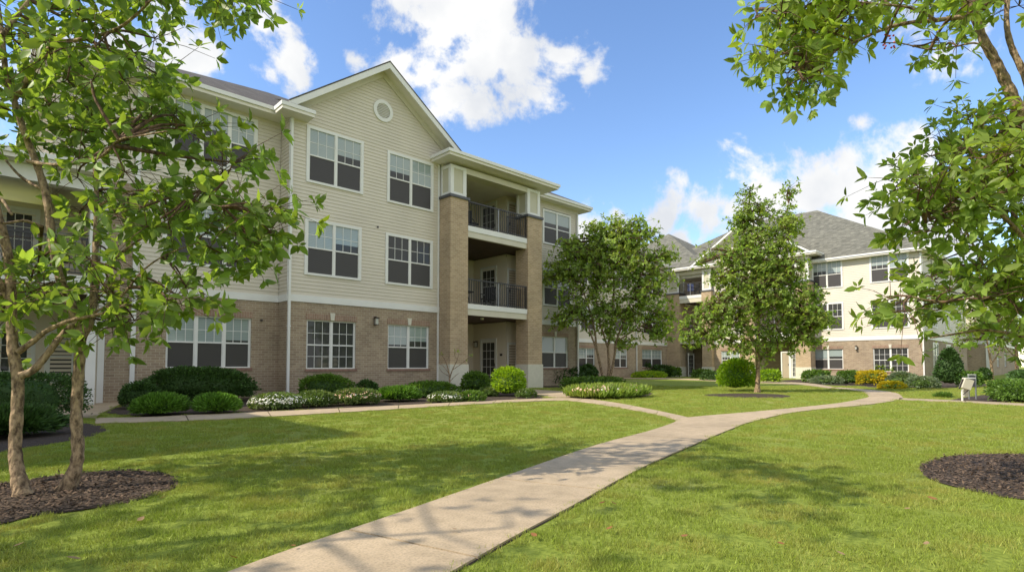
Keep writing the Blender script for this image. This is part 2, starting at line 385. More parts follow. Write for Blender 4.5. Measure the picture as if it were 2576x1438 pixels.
def ellipse(cx, cy, rx, ry, n=40, wob=.05, seed=0):
    r = random.Random(seed); ph = [r.uniform(0, 6.28) for _ in range(3)]
    return [(cx + rx * math.cos(t) * (1 + wob * math.sin(3 * t + ph[0]) + wob * .6 * math.sin(5 * t + ph[1])), cy + ry * math.sin(t) * (1 + wob * math.sin(3 * t + ph[0]) + wob * .5 * math.sin(7 * t + ph[2]))) for t in [2 * math.pi * k / n for k in range(n)]]
BEDS = []
def bed(pts, z=.007): poly_sheet('mulch_bed', pts, z, M['mulch']); BEDS.append(pts)
LB = [g(*p) for p in [(-330, 1190), (-100, 1178), (0, 1215), (140, 1196), (290, 1184), (400, 1188), (440, 1203), (447, 1222), (400, 1243), (330, 1262), (200, 1285), (80, 1300), (0, 1320), (-150, 1345), (-350, 1330)]]
LB = [(p.x, p.y) for p in smooth_path([(a, b, 0) for a, b in LB], 3)]
bed(LB)
RB = [g(*p) for p in [(2312, 1180), (2325, 1163), (2400, 1146), (2500, 1142), (2620, 1144), (2760, 1160), (2840, 1190), (2800, 1235), (2700, 1258), (2576, 1257), (2480, 1243), (2390, 1222), (2335, 1203)]]
RB = [(p.x, p.y) for p in smooth_path([(a, b, 0) for a, b in RB + RB[:1]], 3)][:-1]
bed(RB)
bed([(2.95, 17.88), (6.9, 17.88), (6.9, 17.18), (12.6, 17.18), (12.6, 16.45), (14.5, 16.45), (14.3, 14.6), (13.2, 12.65)] + G((1379, 1001), (1206, 1008.5), (1017, 1018.5), (751, 1031.5), (523, 1041.5), (360, 1049), (262, 1038)), .006)
bed(G((-300, 1180), (0, 1137), (120, 1118), (230, 1098), (268, 1083), (262, 1072), (200, 1062), (100, 1040), (-300, 1050)), .005)
bed(G((1424, 1000), (1475, 1004), (1560, 1002), (1625, 997), (1643, 989), (1600, 980), (1500, 975), (1430, 983)), .005)
c3 = g(1888, 996); bed(ellipse(c3[0] + .3, c3[1] + .2, 1.5, 1.25, seed=3), .005)
bed([(17.7, 16.4), (17.7, 17.75), (21.7, 17.75), (25, 19.5), (26, 19.0), (22.5, 14.6), (20, 14.0)], .005)
bed([(26, 24.95), (42, 24.95), (42, 23.2), (26, 22.2)], .005)
bed([(43.3, 7.3), (43.3, 13.6), (36.5, 14.0), (30.5, 9.5), (28.5, 6.3), (30, 4.2), (35, 3.0), (43.3, 5)], .005)
bed(G((2370, 1010), (2412, 1001), (2480, 992), (2800, 985), (2800, 1020), (2576, 1013)), .005)

def chips(name, poly, n, s0, s1):
    xs = [p[0] for p in poly]; ys = [p[1] for p in poly]
    X = rng.uniform(min(xs), max(xs), n * 3); Y = rng.uniform(min(ys), max(ys), n * 3); k = inside_np(poly, X, Y); X = X[k][:n]; Y = Y[k][:n]; m = len(X)
    P = np.stack([X, Y, rng.uniform(.008, .022, m)], 1); A = rdir(m); A[:, 2] *= .25; Nn = rdir(m) * .5; Nn[:, 2] += 1
    V, T = diamonds(P, A, Nn, rng.uniform(s0, s1, m), rng.uniform(s0, s1, m) * .45)
    tag(np_mesh(name, V, T, M['chip']), 'loose dark bark mulch chips lying on the bed', 'mulch', kind='stuff')
chips('mulch_chips', LB, 9000, .015, .05)
chips('mulch_chips', RB, 6000, .015, .045)

# grass tufts
blocked = PATHS + BEDS
def grass_points():
    out = []
    for r0, r1, sp, s in ((1.2, 6.5, .085, 1.0), (6.5, 13.0, .13, 1.25), (13.0, 26.0, .24, 1.7)):
        n = int(2 * r1 * (r1 - r0) / sp ** 2 * .9)
        cx = rng.uniform(-r1, r1, n); D = rng.uniform(r0, r1, n); X = UX * cx + UY * D; Y = -UY * cx + UX * D
        k = np.abs(cx) < D * 1.0 + .6
        X = X[k]; Y = Y[k]
        keep = np.ones(len(X), bool)
        for b in blocked: keep &= ~inside_np(b, X, Y)
        keep &= ~((Y > 16.9) & (X < 18)); X = X[keep]; Y = Y[keep]
        out.append(np.stack([X, Y, np.full(len(X), .0)], 1)); out.append(np.full(len(X), s))
    return np.concatenate(out[0::2]), np.concatenate(out[1::2])
GP, GS = grass_points()
me = bpy.data.meshes.new('grass'); me.vertices.add(len(GP)); me.vertices.foreach_set('co', GP.astype(np.float32).ravel())
at_ = me.attributes.new('tuft_scale', 'FLOAT', 'POINT'); at_.data.foreach_set('value', GS.astype(np.float32)); me.update()
go = bpy.data.objects.new('grass', me); COL.objects.link(go); me.materials.append(M['blade']); tag(go, 'short mown green grass blades over the lawn', 'grass', kind='stuff')
ng = bpy.data.node_groups.new('grass_tufts', 'GeometryNodeTree')
ng.interface.new_socket('Geometry', in_out='INPUT', socket_type='NodeSocketGeometry'); ng.interface.new_socket('Geometry', in_out='OUTPUT', socket_type='NodeSocketGeometry')
gi = ng.nodes.new('NodeGroupInput'); gout = ng.nodes.new('NodeGroupOutput')
grid = N(ng, 'GeometryNodeMeshGrid'); grid.inputs[0].default_value = .14; grid.inputs[1].default_value = .14; grid.inputs[2].default_value = 2; grid.inputs[3].default_value = 2
dp = N(ng, 'GeometryNodeDistributePointsOnFaces'); dp.inputs['Density'].default_value = 2900
cone = N(ng, 'GeometryNodeMeshCone'); cone.inputs['Vertices'].default_value = 3; cone.inputs['Radius Top'].default_value = 0; cone.inputs['Radius Bottom'].default_value = .0021; cone.inputs['Depth'].default_value = .036
rv = N(ng, 'FunctionNodeRandomValue'); rv.data_type = 'FLOAT_VECTOR'; rv.inputs[0].default_value = (-.65, -.65, 0); rv.inputs[1].default_value = (.65, .65, 6.28)
rs = N(ng, 'FunctionNodeRandomValue'); rs.data_type = 'FLOAT'; rs.inputs[2].default_value = .5; rs.inputs[3].default_value = 1.15; rs.inputs['Seed'].default_value = 4
ins = N(ng, 'GeometryNodeInstanceOnPoints'); rz = N(ng, 'GeometryNodeRealizeInstances')
L(ng, grid.outputs[0], dp.inputs[0]); L(ng, dp.outputs[0], ins.inputs['Points']); L(ng, cone.outputs[0], ins.inputs['Instance']); L(ng, rv.outputs[0], ins.inputs['Rotation']); L(ng, rs.outputs[1], ins.inputs['Scale']); L(ng, ins.outputs[0], rz.inputs[0])
sm = N(ng, 'GeometryNodeSetMaterial'); sm.inputs['Material'].default_value = M['blade']; L(ng, rz.outputs[0], sm.inputs[0])
mp = N(ng, 'GeometryNodeMeshToPoints'); L(ng, gi.outputs[0], mp.inputs[0])
rv2 = N(ng, 'FunctionNodeRandomValue'); rv2.data_type = 'FLOAT_VECTOR'; rv2.inputs[0].default_value = (0, 0, 0); rv2.inputs[1].default_value = (0, 0, 6.28)
rs2 = N(ng, 'FunctionNodeRandomValue'); rs2.data_type = 'FLOAT'; rs2.inputs[2].default_value = .65; rs2.inputs[3].default_value = 1.2; rs2.inputs['Seed'].default_value = 9
na = N(ng, 'GeometryNodeInputNamedAttribute'); na.data_type = 'FLOAT'; na.inputs[0].default_value = 'tuft_scale'
mu = N(ng, 'ShaderNodeMath', operation='MULTIPLY'); L(ng, na.outputs[0], mu.inputs[0]); L(ng, rs2.outputs[1], mu.inputs[1])
i2 = N(ng, 'GeometryNodeInstanceOnPoints'); L(ng, mp.outputs[0], i2.inputs['Points']); L(ng, sm.outputs[0], i2.inputs['Instance']); L(ng, rv2.outputs[0], i2.inputs['Rotation']); L(ng, mu.outputs[0], i2.inputs['Scale'])
L(ng, i2.outputs[0], gout.inputs[0])
md = go.modifiers.new('tufts', 'NODES'); md.node_group = ng

# ------------------------------------------------------------------ building pieces
def siding(root, Fc, a0, a1, z0, z1, holes=(), top=None, m='siding', name='siding_wall', step=.115, d=.0):
    mb = MB(); n = max(1, round((z1 - z0) / step)); h = (z1 - z0) / n
    for i in range(n):
        za = z0 + i * h; zb = za + h; lo, hi = a0, a1
        zc = (za + zb) / 2
        ints = [(lo, hi)]
        if top: t = top(zc); ints = [(max(lo, t[0]), min(hi, t[1]))]
        for (h0, h1, hz0, hz1) in holes:
            if zb > hz0 + .01 and za < hz1 - .01:
                nx = []
                for (p, q) in ints:
                    if h1 <= p or h0 >= q: nx.append((p, q)); continue
                    if h0 > p: nx.append((p, h0))
                    if h1 < q: nx.append((h1, q))
                ints = nx
        for (p, q) in ints:
            if q - p < .01: continue
            mb.quad(Fc.p(p, d + .018, za), Fc.p(q, d + .018, za), Fc.p(q, d + .002, zb), Fc.p(p, d + .002, zb))
            mb.quad(Fc.p(p, d, za), Fc.p(q, d, za), Fc.p(q, d + .018, za), Fc.p(p, d + .018, za))
    # sheathing behind the boards
    return mb.build(name, M[m], root, normals=False)
def wall(root, Fc, a0, a1, z0, z1, holes, m, name, reveal=.1):
    mb = MB(); As = sorted({a0, a1, *[h[0] for h in holes], *[h[1] for h in holes]}); Zs = sorted({z0, z1, *[h[2] for h in holes], *[h[3] for h in holes]})
    As = [a for a in As if a0 <= a <= a1]; Zs = [z for z in Zs if z0 <= z <= z1]
    for p, q in zip(As, As[1:]):
        for s, t in zip(Zs, Zs[1:]):
            if any(h[0] < (p + q) / 2 < h[1] and h[2] < (s + t) / 2 < h[3] for h in holes): continue
            mb.quad(Fc.p(p, 0, s), Fc.p(q, 0, s), Fc.p(q, 0, t), Fc.p(p, 0, t))
    for h in holes:
        h0, h1, s, t = h
        mb.quad(Fc.p(h0, 0, s), Fc.p(h0, -reveal, s), Fc.p(h0, -reveal, t), Fc.p(h0, 0, t)); mb.quad(Fc.p(h1, 0, s), Fc.p(h1, -reveal, s), Fc.p(h1, -reveal, t), Fc.p(h1, 0, t))
        mb.quad(Fc.p(h0, 0, s), Fc.p(h1, 0, s), Fc.p(h1, -reveal, s), Fc.p(h0, -reveal, s)); mb.quad(Fc.p(h0, 0, t), Fc.p(h1, 0, t), Fc.p(h1, -reveal, t), Fc.p(h0, -reveal, t))
    return mb.build(name, M[m], root, normals=False)
wrng = random.Random(3)
def window(root, Fc, a0, a1, z0, z1, lights=2, kind='siding', upper='blind', grid=True, key=False, lower='screen'):
    """frame with meeting rail and grille; sub-parts: blind or upper pane, lower screen; sill"""
    fr = MB(); t = .095 if kind == 'siding' else .04; d0 = .0 if kind == 'siding' else -.1; d1 = .045 if kind == 'siding' else -.045
    fr.fbox(Fc, a0, a0 + t, d0, d1, z0, z1); fr.fbox(Fc, a1 - t, a1, d0, d1, z0, z1)
    fr.fbox(Fc, a0 + t, a1 - t, d0, d1 - .002, z1 - t, z1); fr.fbox(Fc, a0 + t, a1 - t, d0, d1 + (.012 if kind == 'siding' else -.002), z0, z0 + t * .8)
    ia, ib, iz, jz = a0 + t, a1 - t, z0 + t * .8, z1 - t; mu = .07; w = (ib - ia - mu * (lights - 1)) / lights; mid = iz + (jz - iz) * .49
    gd = d0 + .008 if kind != 'siding' else .006; bars = MB(); up = MB(); lo = MB(); DK = []
    for k in range(lights):
        p = ia + k * (w + mu); q = p + w
        if k: fr.fbox(Fc, p - mu, p, d0, d1 - .004, iz, jz)
        fr.fbox(Fc, p, q, d0, d1 - .012, mid - .02, mid + .025)
        for (s_, t_) in ((p, p + .022), (q - .022, q)): fr.fbox(Fc, s_, t_, d0, d1 - .02, iz, mid - .02); fr.fbox(Fc, s_, t_, d0, d1 - .018, mid + .025, jz)
        bl = 0 if upper != 'blind' else wrng.choice([0, 0, 0, .12, .3]); bz = mid + (jz - mid) * bl
        if bl:
            dk = MB(); DK.append(dk)
            dk.quad(Fc.p(p, gd + .001, mid), Fc.p(q, gd + .001, mid), Fc.p(q, gd + .001, bz), Fc.p(p, gd + .001, bz))
        up.quad(Fc.p(p, gd, mid), Fc.p(q, gd, mid), Fc.p(q, gd, jz), Fc.p(p, gd, jz)); lo.quad(Fc.p(p, gd + .002, iz), Fc.p(q, gd + .002, iz), Fc.p(q, gd + .002, mid), Fc.p(p, gd + .002, mid))
        if grid:
            for j in (1, 2): bars.fbox(Fc, p + w * j / 3 - .008, p + w * j / 3 + .008, gd + .001, gd + .010, mid + .025, jz)
            zz = (mid + jz) / 2; bars.fbox(Fc, p, q, gd + .001, gd + .008, zz - .008, zz + .008)
            if lower == 'dark':
                for j in (1, 2): bars.fbox(Fc, p + w * j / 3 - .008, p + w * j / 3 + .008, gd + .001, gd + .010, iz, mid - .02)
                zz = (mid + iz) / 2; bars.fbox(Fc, p, q, gd + .001, gd + .008, zz - .008, zz + .008)
    o = fr.build('window', M['trim'], root)
    up.build('blind' if upper == 'blind' else 'pane', M[upper], o, normals=False)
    lo.build('pane' if lower == 'dark' else 'insect_screen', M[lower], o, normals=False)
    for dk in DK: dk.build('pane', M['dark'], o, normals=False)
    if grid: bars.build('grille', M['trim'], o)
    if kind == 'brick':
        s = MB(); s.fbox(Fc, a0 - .04, a1 + .04, -.05, .035, z0 - .085, z0 - .001); s.build('sill', M['sill'], o)
        h = MB(); h.fbox(Fc, a0 - .03, a1 + .03, -.03, .012, z1 + .001, z1 + .2); h.build('brick_header', M['soldier'], o)
    if key:
        c = (a0 + a1) / 2; k = MB(); P = lambda a, d, z: Fc.p(a, d, z)
        k.add([P(c - .06, .0, z1 + .004), P(c + .06, .0, z1 + .004), P(c + .085, .0, z1 + .25), P(c - .085, .0, z1 + .25), P(c - .06, .035, z1 + .004), P(c + .06, .035, z1 + .004), P(c + .085, .035, z1 + .25), P(c - .085, .035, z1 + .25)],
              [(0, 3, 2, 1), (4, 5, 6, 7), (0, 1, 5, 4), (1, 2, 6, 5), (2, 3, 7, 6), (3, 0, 4, 7)]); k.build('keystone', M['stucco'], o)
    return o
def door(root, Fc, a0, a1, z0, z1, glass=True, label=None):
    fr = MB(); t = .09; fr.fbox(Fc, a0, a0 + t, 0, .05, z0, z1); fr.fbox(Fc, a1 - t, a1, 0, .05, z0, z1); fr.fbox(Fc, a0 + t, a1 - t, 0, .048, z1 - t, z1)
    o = fr.build('door', M['trim'], root)
    p = MB(); p.fbox(Fc, a0 + t, a1 - t, .0, .012, z0, z1 - t); p.build('door_leaf', M['trim'] if glass else M['door'], o)
    if glass:
        q = MB(); q.fbox(Fc, a0 + t + .08, a1 - t - .08, .012, .018, z0 + .15, z1 - t - .1); q.build('pane', M['dark'], o)
        b = MB(); w = a1 - a0 - 2 * t - .16
        for j in (1, 2): b.fbox(Fc, a0 + t + .08 + w * j / 3 - .01, a0 + t + .08 + w * j / 3 + .01, .018, .024, z0 + .15, z1 - t - .1)
        for j in range(1, 5): zz = z0 + .15 + (z1 - t - .25 - z0) * j / 5; b.fbox(Fc, a0 + t + .08, a1 - t - .08, .018, .022, zz - .01, zz + .01)
        b.build('grille', M['trim'], o)
    h = MB(); h.fbox(Fc, a0 + t + .02, a0 + t + .05, .012, .06, z0 + .92, z0 + 1.05); h.build('handle', M['bronze'], o)
    if label: o['label'] = label
    return o
def box_part(root, name, m, *boxes):
    mb = MB()
    for b in boxes: mb.box(*b)
    return mb.build(name, M[m], root)
def fbox_part(root, name, m, Fc, *boxes):
    mb = MB()
    for b in boxes: mb.fbox(Fc, *b)
    return mb.build(name, M[m], root)
def downspout(root, Fc, a, z0, z1, d=.0, w=.075):
    mb = MB(); mb.fbox(Fc, a - w / 2, a + w / 2, d, d + .07, z0 + .1, z1)
    mb.fbox(Fc, a - w / 2, a + w / 2, d + .02, d + .22, z0 + .03, z0 + .1)
    for k in range(1, 4):
        zz = z0 + (z1 - z0) * k / 4; mb.fbox(Fc, a - w / 2 - .015, a + w / 2 + .015, d - .002, d + .074, zz, zz + .03)
    return mb.build('downspout', M['trim'], root)
def hip_roof(root, x0, x1, y0, y1, z, p, m='roofA', eave=.22, inset=.5, soff='soffit'):
    h = min(x1 - x0, y1 - y0) / 2; zr = z + p * h; mb = MB()
    if x1 - x0 >= y1 - y0: r0, r1 = (x0 + h, (y0 + y1) / 2, zr), (x1 - h, (y0 + y1) / 2, zr)
    else: r0, r1 = ((x0 + x1) / 2, y0 + h, zr), ((x0 + x1) / 2, y1 - h, zr)
    A, B, C, D = (x0, y0, z), (x1, y0, z), (x1, y1, z), (x0, y1, z)
    if x1 - x0 >= y1 - y0: fs = [(A, B, r1, r0), (B, C, r1), (C, D, r0, r1), (D, A, r0)]
    else: fs = [(A, B, r0), (B, C, r1, r0), (C, D, r1), (D, A, r0, r1)]
    for f in fs: mb.quad(*f)
    mb.quad((x0 + .02, y0 + .02, z - .003), (x1 - .02, y0 + .02, z - .003), (x1 - .02, y1 - .02, z - .003), (x0 + .02, y1 - .02, z - .003))
    o = mb.build('roof', M[m], root)
    # gutter with a lip, fascia and soffit
    gt = MB(); e = .03; t = .11
    for (a, b, c, d) in ((x0 - e, x1 + e, y0 - e, y0 + t), (x0 - e, x1 + e, y1 - t, y1 + e), (x0 - e, x0 + t, y0 + t, y1 - t), (x1 - t, x1 + e, y0 + t, y1 - t)): gt.box(a, b, c, d, z - .12, z - .004)
    gt.build('gutter', M['trim'], o)
    f = MB(); f.box(x0 + .03, x1 - .03, y0 + .03, y1 - .03, z - eave, z - .122); f.build('soffit', M[soff], o)
    return o
def railing(root, Fc, a0, a1, d, z0, z1, post=True):
    mb = MB(); mb.fbox(Fc, a0, a1, d - .045, d, z1 - .05, z1); mb.fbox(Fc, a0, a1, d - .035, d - .005, z0 + .05, z0 + .08)
    n = int((a1 - a0) / .115)
    for k in range(1, n): a = a0 + (a1 - a0) * k / n; mb.fbox(Fc, a - .009, a + .009, d - .03, d - .012, z0 + .08, z1 - .05)
    for a in (a0 + .02, a1 - .02): mb.fbox(Fc, a - .02, a + .02, d - .04, d + .002, z0, z1 - .05)
    o = mb.build('railing', M['metal'], root)
    if post: q = MB(); a = (a0 + a1) / 2; q.fbox(Fc, a - .022, a + .022, d - .048, d + .006, z0 - .08, z1 - .052); q.build('post', M['railgrey'], o)
    return o
def pillar(root, Fc, a0, a1, d0, d1, zs=1.02, zb=7.35, zt=8.62, ground=0):
    o = fbox_part(root, 'brick_pillar', 'brickp', Fc, (a0, a1, d0, d1, zs, zb))
    fbox_part(o, 'stucco_base', 'stucco', Fc, (a0 - .03, a1 + .03, d0, d1 + .03, ground, zs))
    fbox_part(o, 'pillar_cap', 'cap', Fc, (a0 - .06, a1 + .06, d0, d1 + .06, zb, zb + .1))
    i = .07
    fbox_part(o, 'panel', 'panelc', Fc, (a0 + i, a1 - i, d0, d1 - i - .02, zb + .1, zt))
    w = .13; mb = MB()
    for (p, q) in ((a0 + i - .03, a0 + i + w), (a1 - i - w, a1 - i + .03)):
        mb.fbox(Fc, p, q, d1 - i - w, d1 - i + .01, zb + .101, zt - .001); mb.fbox(Fc, p, q, d0 + .001, d0 + w, zb + .101, zt - .001)
    mb.fbox(Fc, a0 + i - .028, a1 - i + .028, d0 + .002, d1 - i + .008, zb + .1005, zb + .24); mb.fbox(Fc, a0 + i - .028, a1 - i + .028, d0 + .002, d1 - i + .008, zt - .12, zt - .002)
    mb.build('corner_trim', M['trim'], o)
    return o
def wall_lamp(root, Fc, a, z):
    o = fbox_part(root, 'wall_lamp', 'bronze', Fc, (a - .04, a + .04, 0, .03, z - .06, z + .12), (a - .02, a + .02, .03, .12, z + .09, z + .12), (a - .07, a + .07, .05, .2, z + .05, z + .09), (a - .05, a + .05, .03, .05, z - .17, z + .05), (a - .06, a + .06, .05, .19, z - .17, z - .15))
    fbox_part(o, 'lamp_glass', 'lampglass', Fc, (a - .045, a + .045, .07, .17, z - .15, z + .05)); return o

# =================================================================== near building
BA = empty('apartment_building', (10, 17.2, 0), 'near cream and brick apartment building with a round gable vent and stacked balconies', 'building')
FG, FS, FR = Face('A', 17.2), Face('A', 17.9), Face('A', 17.8)
# gable section
gw = [(7.37, 9.38, 6.85, 8.7), (10.32, 12.33, 6.8, 8.67), (7.36, 9.34, 3.86, 5.69), (10.28, 12.32, 3.86, 5.69)]
sh = lambda hs: [(h[0] + .04, h[1] - .04, h[2] + .06, h[3] - .06) for h in hs]
siding(BA, FG, 6.85, 12.62, 3.2, 9.0, sh(gw)); siding(BA, FG, 6.85, 13.3, 9.0, 11.45, top=lambda z: (10.1 - (11.5 - z) / .73, 10.1 + (11.5 - z) / .73), name='gable_siding')
window(BA, FG, *gw[0]); window(BA, FG, *gw[1]); window(BA, FG, *gw[2]); window(BA, FG, *gw[3], upper='dark')
gb = [(7.48, 9.19, .87, 2.44), (10.43, 12.2, .86, 2.44)]
wall(BA, FG, 6.85, 12.66, 0, 2.985, gb, 'brick', 'brick_wall')
window(BA, FG, *gb[0], kind='brick', upper='dark', lower='dark', key=True); window(BA, FG, *gb[1], kind='brick', key=True)
fbox_part(BA, 'trim_band', 'trim', FG, (6.82, 12.64, 0, .035, 2.985, 3.2))
# return wall of the gable section
wall(BA, Face('B', 6.85), 17.2, 17.9, 0, 2.985, [], 'brick', 'brick_wall'); siding(BA, Face('B', 6.85), 17.2, 17.9, 3.2, 8.8)
fbox_part(BA, 'trim_band', 'trim', Face('B', 6.85), (17.2, 17.865, 0, .03, 2.985, 3.2))
fbox_part(BA, 'corner_board', 'trim', FG, (6.83, 6.93, 0, .03, 3.2, 8.75)); fbox_part(BA, 'corner_board', 'trim', FG, (12.56, 12.63, 0, .03, 0.0, 8.7))
downspout(BA, FG, 6.88, 0, 8.75, d=.036)
# left section with triple windows
sw = [(3.72, 6.1, 6.87, 8.67), (3.6, 6.06, 3.87, 5.68)]
siding(BA, FS, 2.98, 6.83, 3.2, 8.8, sh(sw)); window(BA, FS, *sw[0], lights=3); window(BA, FS, *sw[1], lights=3)
sb = [(3.76, 6.04, .91, 2.43)]
wall(BA, FS, 2.28, 6.85, 0, 2.985, sb, 'brick', 'brick_wall'); window(BA, FS, *sb[0], lights=3, kind='brick')
fbox_part(BA, 'trim_band', 'trim', FS, (2.98, 6.82, 0, .033, 2.985, 3.2))
wall(BA, FS, 2.28, 2.98, 2.985, 5.9, [], 'brick', 'brick_wall'); siding(BA, FS, 1.2, 2.98, 5.9, 8.8); downspout(BA, FS, 2.98, 0, 8.75, w=.11)
fbox_part(BA, 'corner_board', 'trim', FS, (2.22, 2.36, .0, .05, 0, 5.9)); siding(BA, FS, 2.0, 2.22, 0, 2.8)
siding(BA, Face('B', 1.2), 17.9, 33, 5.3, 8.8)
# right section past the balcony bay
rw = [(19.1, 21.15, 6.75, 8.42), (19.1, 21.15, 3.8, 5.6)]
siding(BA, FR, 17.5, 21.7, 3.1, 8.8, sh(rw)); window(BA, FR, *rw[0], grid=False); window(BA, FR, *rw[1])
rb = [(19.05, 20.95, .86, 2.35)]
wall(BA, FR, 17.5, 21.7, 0, 2.9, rb, 'brick', 'brick_wall'); window(BA, FR, *rb[0], kind='brick', grid=False, key=True)
fbox_part(BA, 'trim_band', 'trim', FR, (17.5, 21.68, 0, .034, 2.9, 3.1)); downspout(BA, FR, 21.62, 0, 8.6, d=.036)
siding(BA, Face('B', 21.7), 17.8, 33, 0, 8.8, name='end_wall'); box_part(BA, 'core_wall', 'siding2', (1.3, 21.6, 21, 33, 0, 8.7))
# balcony bay
FB = Face('A', 16.5)
pillar(BA, FB, 12.65, 13.5, -.72, 0); pillar(BA, FB, 16.8, 17.67, -.74, 0)
for (zt, zw, zc) in ((3.36, 3.16, 2.92), (6.4, 6.19, 5.96)):
    o = fbox_part(BA, 'balcony_slab', 'trim', FB, (13.49, 16.805, -.18, -.04, zw, zt)); o2 = fbox_part(o, 'slab_fascia', 'creamtrim', FB, (13.49, 16.8, -.2, -.07, zc, zw - .003))
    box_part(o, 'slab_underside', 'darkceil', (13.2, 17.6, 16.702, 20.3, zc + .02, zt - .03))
    railing(BA, FB, 13.52, 16.78, -.06, zt + .0, zt + .98)
    box_part(BA, 'railing', 'metal', (15.95, 16.78, 16.9, 16.93, zt + .86, zt + .9), *[(15.96 + k * .11, 15.98 + k * .11, 16.9, 16.92, zt, zt + .86) for k in range(8)])
fbox_part(BA, 'beam', 'creamtrim', FB, (13.4, 16.9, -.6, -.08, 8.42, 8.64)); box_part(BA, 'porch_ceiling', 'soffit', (12.7, 17.6, 17.1, 20.3, 8.62, 8.72))
FW = Face('B', 16.95); FK = Face('A', 20.3); FJ = Face('A', 18.0)
for (z0, z1) in ((0, 2.92), (3.34, 5.96), (6.38, 8.62)):
    siding(BA, FW, 18.0, 20.3, z0, z1, m='siding2', name='porch_wall'); siding(BA, FK, 13.0, 16.95, z0, z1, m='siding2', name='porch_wall'); siding(BA, FJ, 16.95, 17.6, z0, z1, m='siding2', name='porch_wall')
    box_part(BA, 'porch_wall', 'siding2', (17.6, 17.66, 17.25, 17.99, z0, z1)); box_part(BA, 'porch_wall', 'siding2', (12.66, 13.0, 17.25, 20.3, z0, z1))
    door(BA, FW, 18.62, 19.75, z0 + .02, min(z1 - .1, z0 + 2.2)); door(BA, FJ, 16.98, 17.6, z0, z0 + 2.0, glass=False); window(BA, FK, 13.6, 15.9, z0 + .5, z0 + 2.1, grid=False)
fbox_part(BA, 'number_plate', 'bronze', FW, (18.25, 18.4, .018, .03, 1.4, 1.5)); wall_lamp(BA, FW, 20.0, 2.0)
box_part(BA, 'ceiling_lamp', 'white', (14.9, 15.0, 17.3, 17.4, 2.86, 2.93))
wall_lamp(BA, FG, 9.9, 2.55); fbox_part(BA, 'vent_cap', 'bronze', FG, (9.94, 9.99, .018, .05, 5.8, 5.86)); fbox_part(BA, 'vent_cap', 'bronze', FS, (6.3, 6.36, .0, .05, 2.36, 2.42))
# round gable vent
ring = MB(); n = 40; c = (10.13, 10.03)
for k in range(n):
    a, b = 2 * math.pi * k / n, 2 * math.pi * (k + 1) / n; P = lambda t, r, d: (c[0] + r * math.cos(t), 17.2 - d, c[1] + r * math.sin(t))
    ring.quad(P(a, .27, .06), P(b, .27, .06), P(b, .39, .055), P(a, .39, .055)); ring.quad(P(a, .39, 0), P(b, .39, 0), P(b, .39, .055), P(a, .39, .055)); ring.quad(P(a, .27, 0), P(b, .27, 0), P(b, .27, .06), P(a, .27, .06))
vo = ring.build('gable_vent', M['trim'], BA); sl = MB()
for k in range(9):
    z = c[1] - .25 + k * .058; hw = math.sqrt(max(0, .272 ** 2 - (z + .02 - c[1]) ** 2))
    if hw > .03: sl.add([(c[0] - hw, 17.2 - .05, z), (c[0] + hw, 17.2 - .05, z), (c[0] + hw, 17.2 - .015, z + .045), (c[0] - hw, 17.2 - .015, z + .045)], [(0, 1, 2, 3)])
sl.build('louvre', M['trim'], vo, normals=False)
# roofs
hip_roof(BA, .75, 22.3, 17.3, 34.0, 9.0, .53); hip_roof(BA, 12.2, 18.3, 16.0, 24.0, 8.95, .5)
rx = 10.1; zr = 11.66; sl_ = .73; y0, y1 = 16.68, 26.0; hw = 3.5
mb = MB()
for s in (-1, 1):
    x = rx + s * hw; z = zr - sl_ * hw
    mb.add([(rx, y0, zr), (x, y0, z), (x, y1, z), (rx, y1, zr), (rx, y0, zr - .05), (x, y0, z - .05), (x, y1, z - .05), (rx, y1, zr - .05)], [(0, 1, 2, 3), (4, 7, 6, 5), (0, 4, 5, 1), (1, 5, 6, 2)])
gr = mb.build('gable_roof', M['roofA'], BA)
def rake(root, name, m, off0, off1, ya, yb, hw2):
    mb = MB()
    for s in (-1, 1):
        x = rx + s * hw2; P = lambda x_, y_, o: (x_, y_, zr - sl_ * abs(x_ - rx) - o)
        mb.add([P(rx, ya, off0), P(x, ya, off0), P(x, ya, off1), P(rx, ya, off1), P(rx, yb, off0), P(x, yb, off0), P(x, yb, off1), P(rx, yb, off1)], [(0, 1, 2, 3), (4, 7, 6, 5), (0, 4, 5, 1), (3, 2, 6, 7), (1, 5, 6, 2)])
    return mb.build(name, M[m], root)
rake(gr, 'rake_fascia', 'trim', .052, .27, y0 + .01, y0 + .05, hw); rake(gr, 'rake_soffit', 'soffit', .13, .20, y0 + .05, 17.3, hw - .02); rake(gr, 'frieze_board', 'creamtrim', .2, .42, 17.14, 17.2, hw - .1)
# boxed eave return at the left foot of the gable
mb = MB(); mb.box(6.35, 7.42, 16.62, 17.25, 8.86, 8.98); rt = mb.build('eave_return', M['trim'], BA)
box_part(rt, 'soffit', 'soffit', (6.38, 7.39, 16.65, 17.25, 8.76, 8.858))
mb = MB(); mb.quad((6.35, 16.62, 8.985), (7.42, 16.62, 8.985), (7.42, 17.2, 9.2), (6.35, 17.2, 9.2)); mb.quad((7.42, 16.62, 8.985), (7.42, 17.2, 8.985), (7.42, 17.2, 9.2)); mb.build('return_roof', M['roofA'], rt)
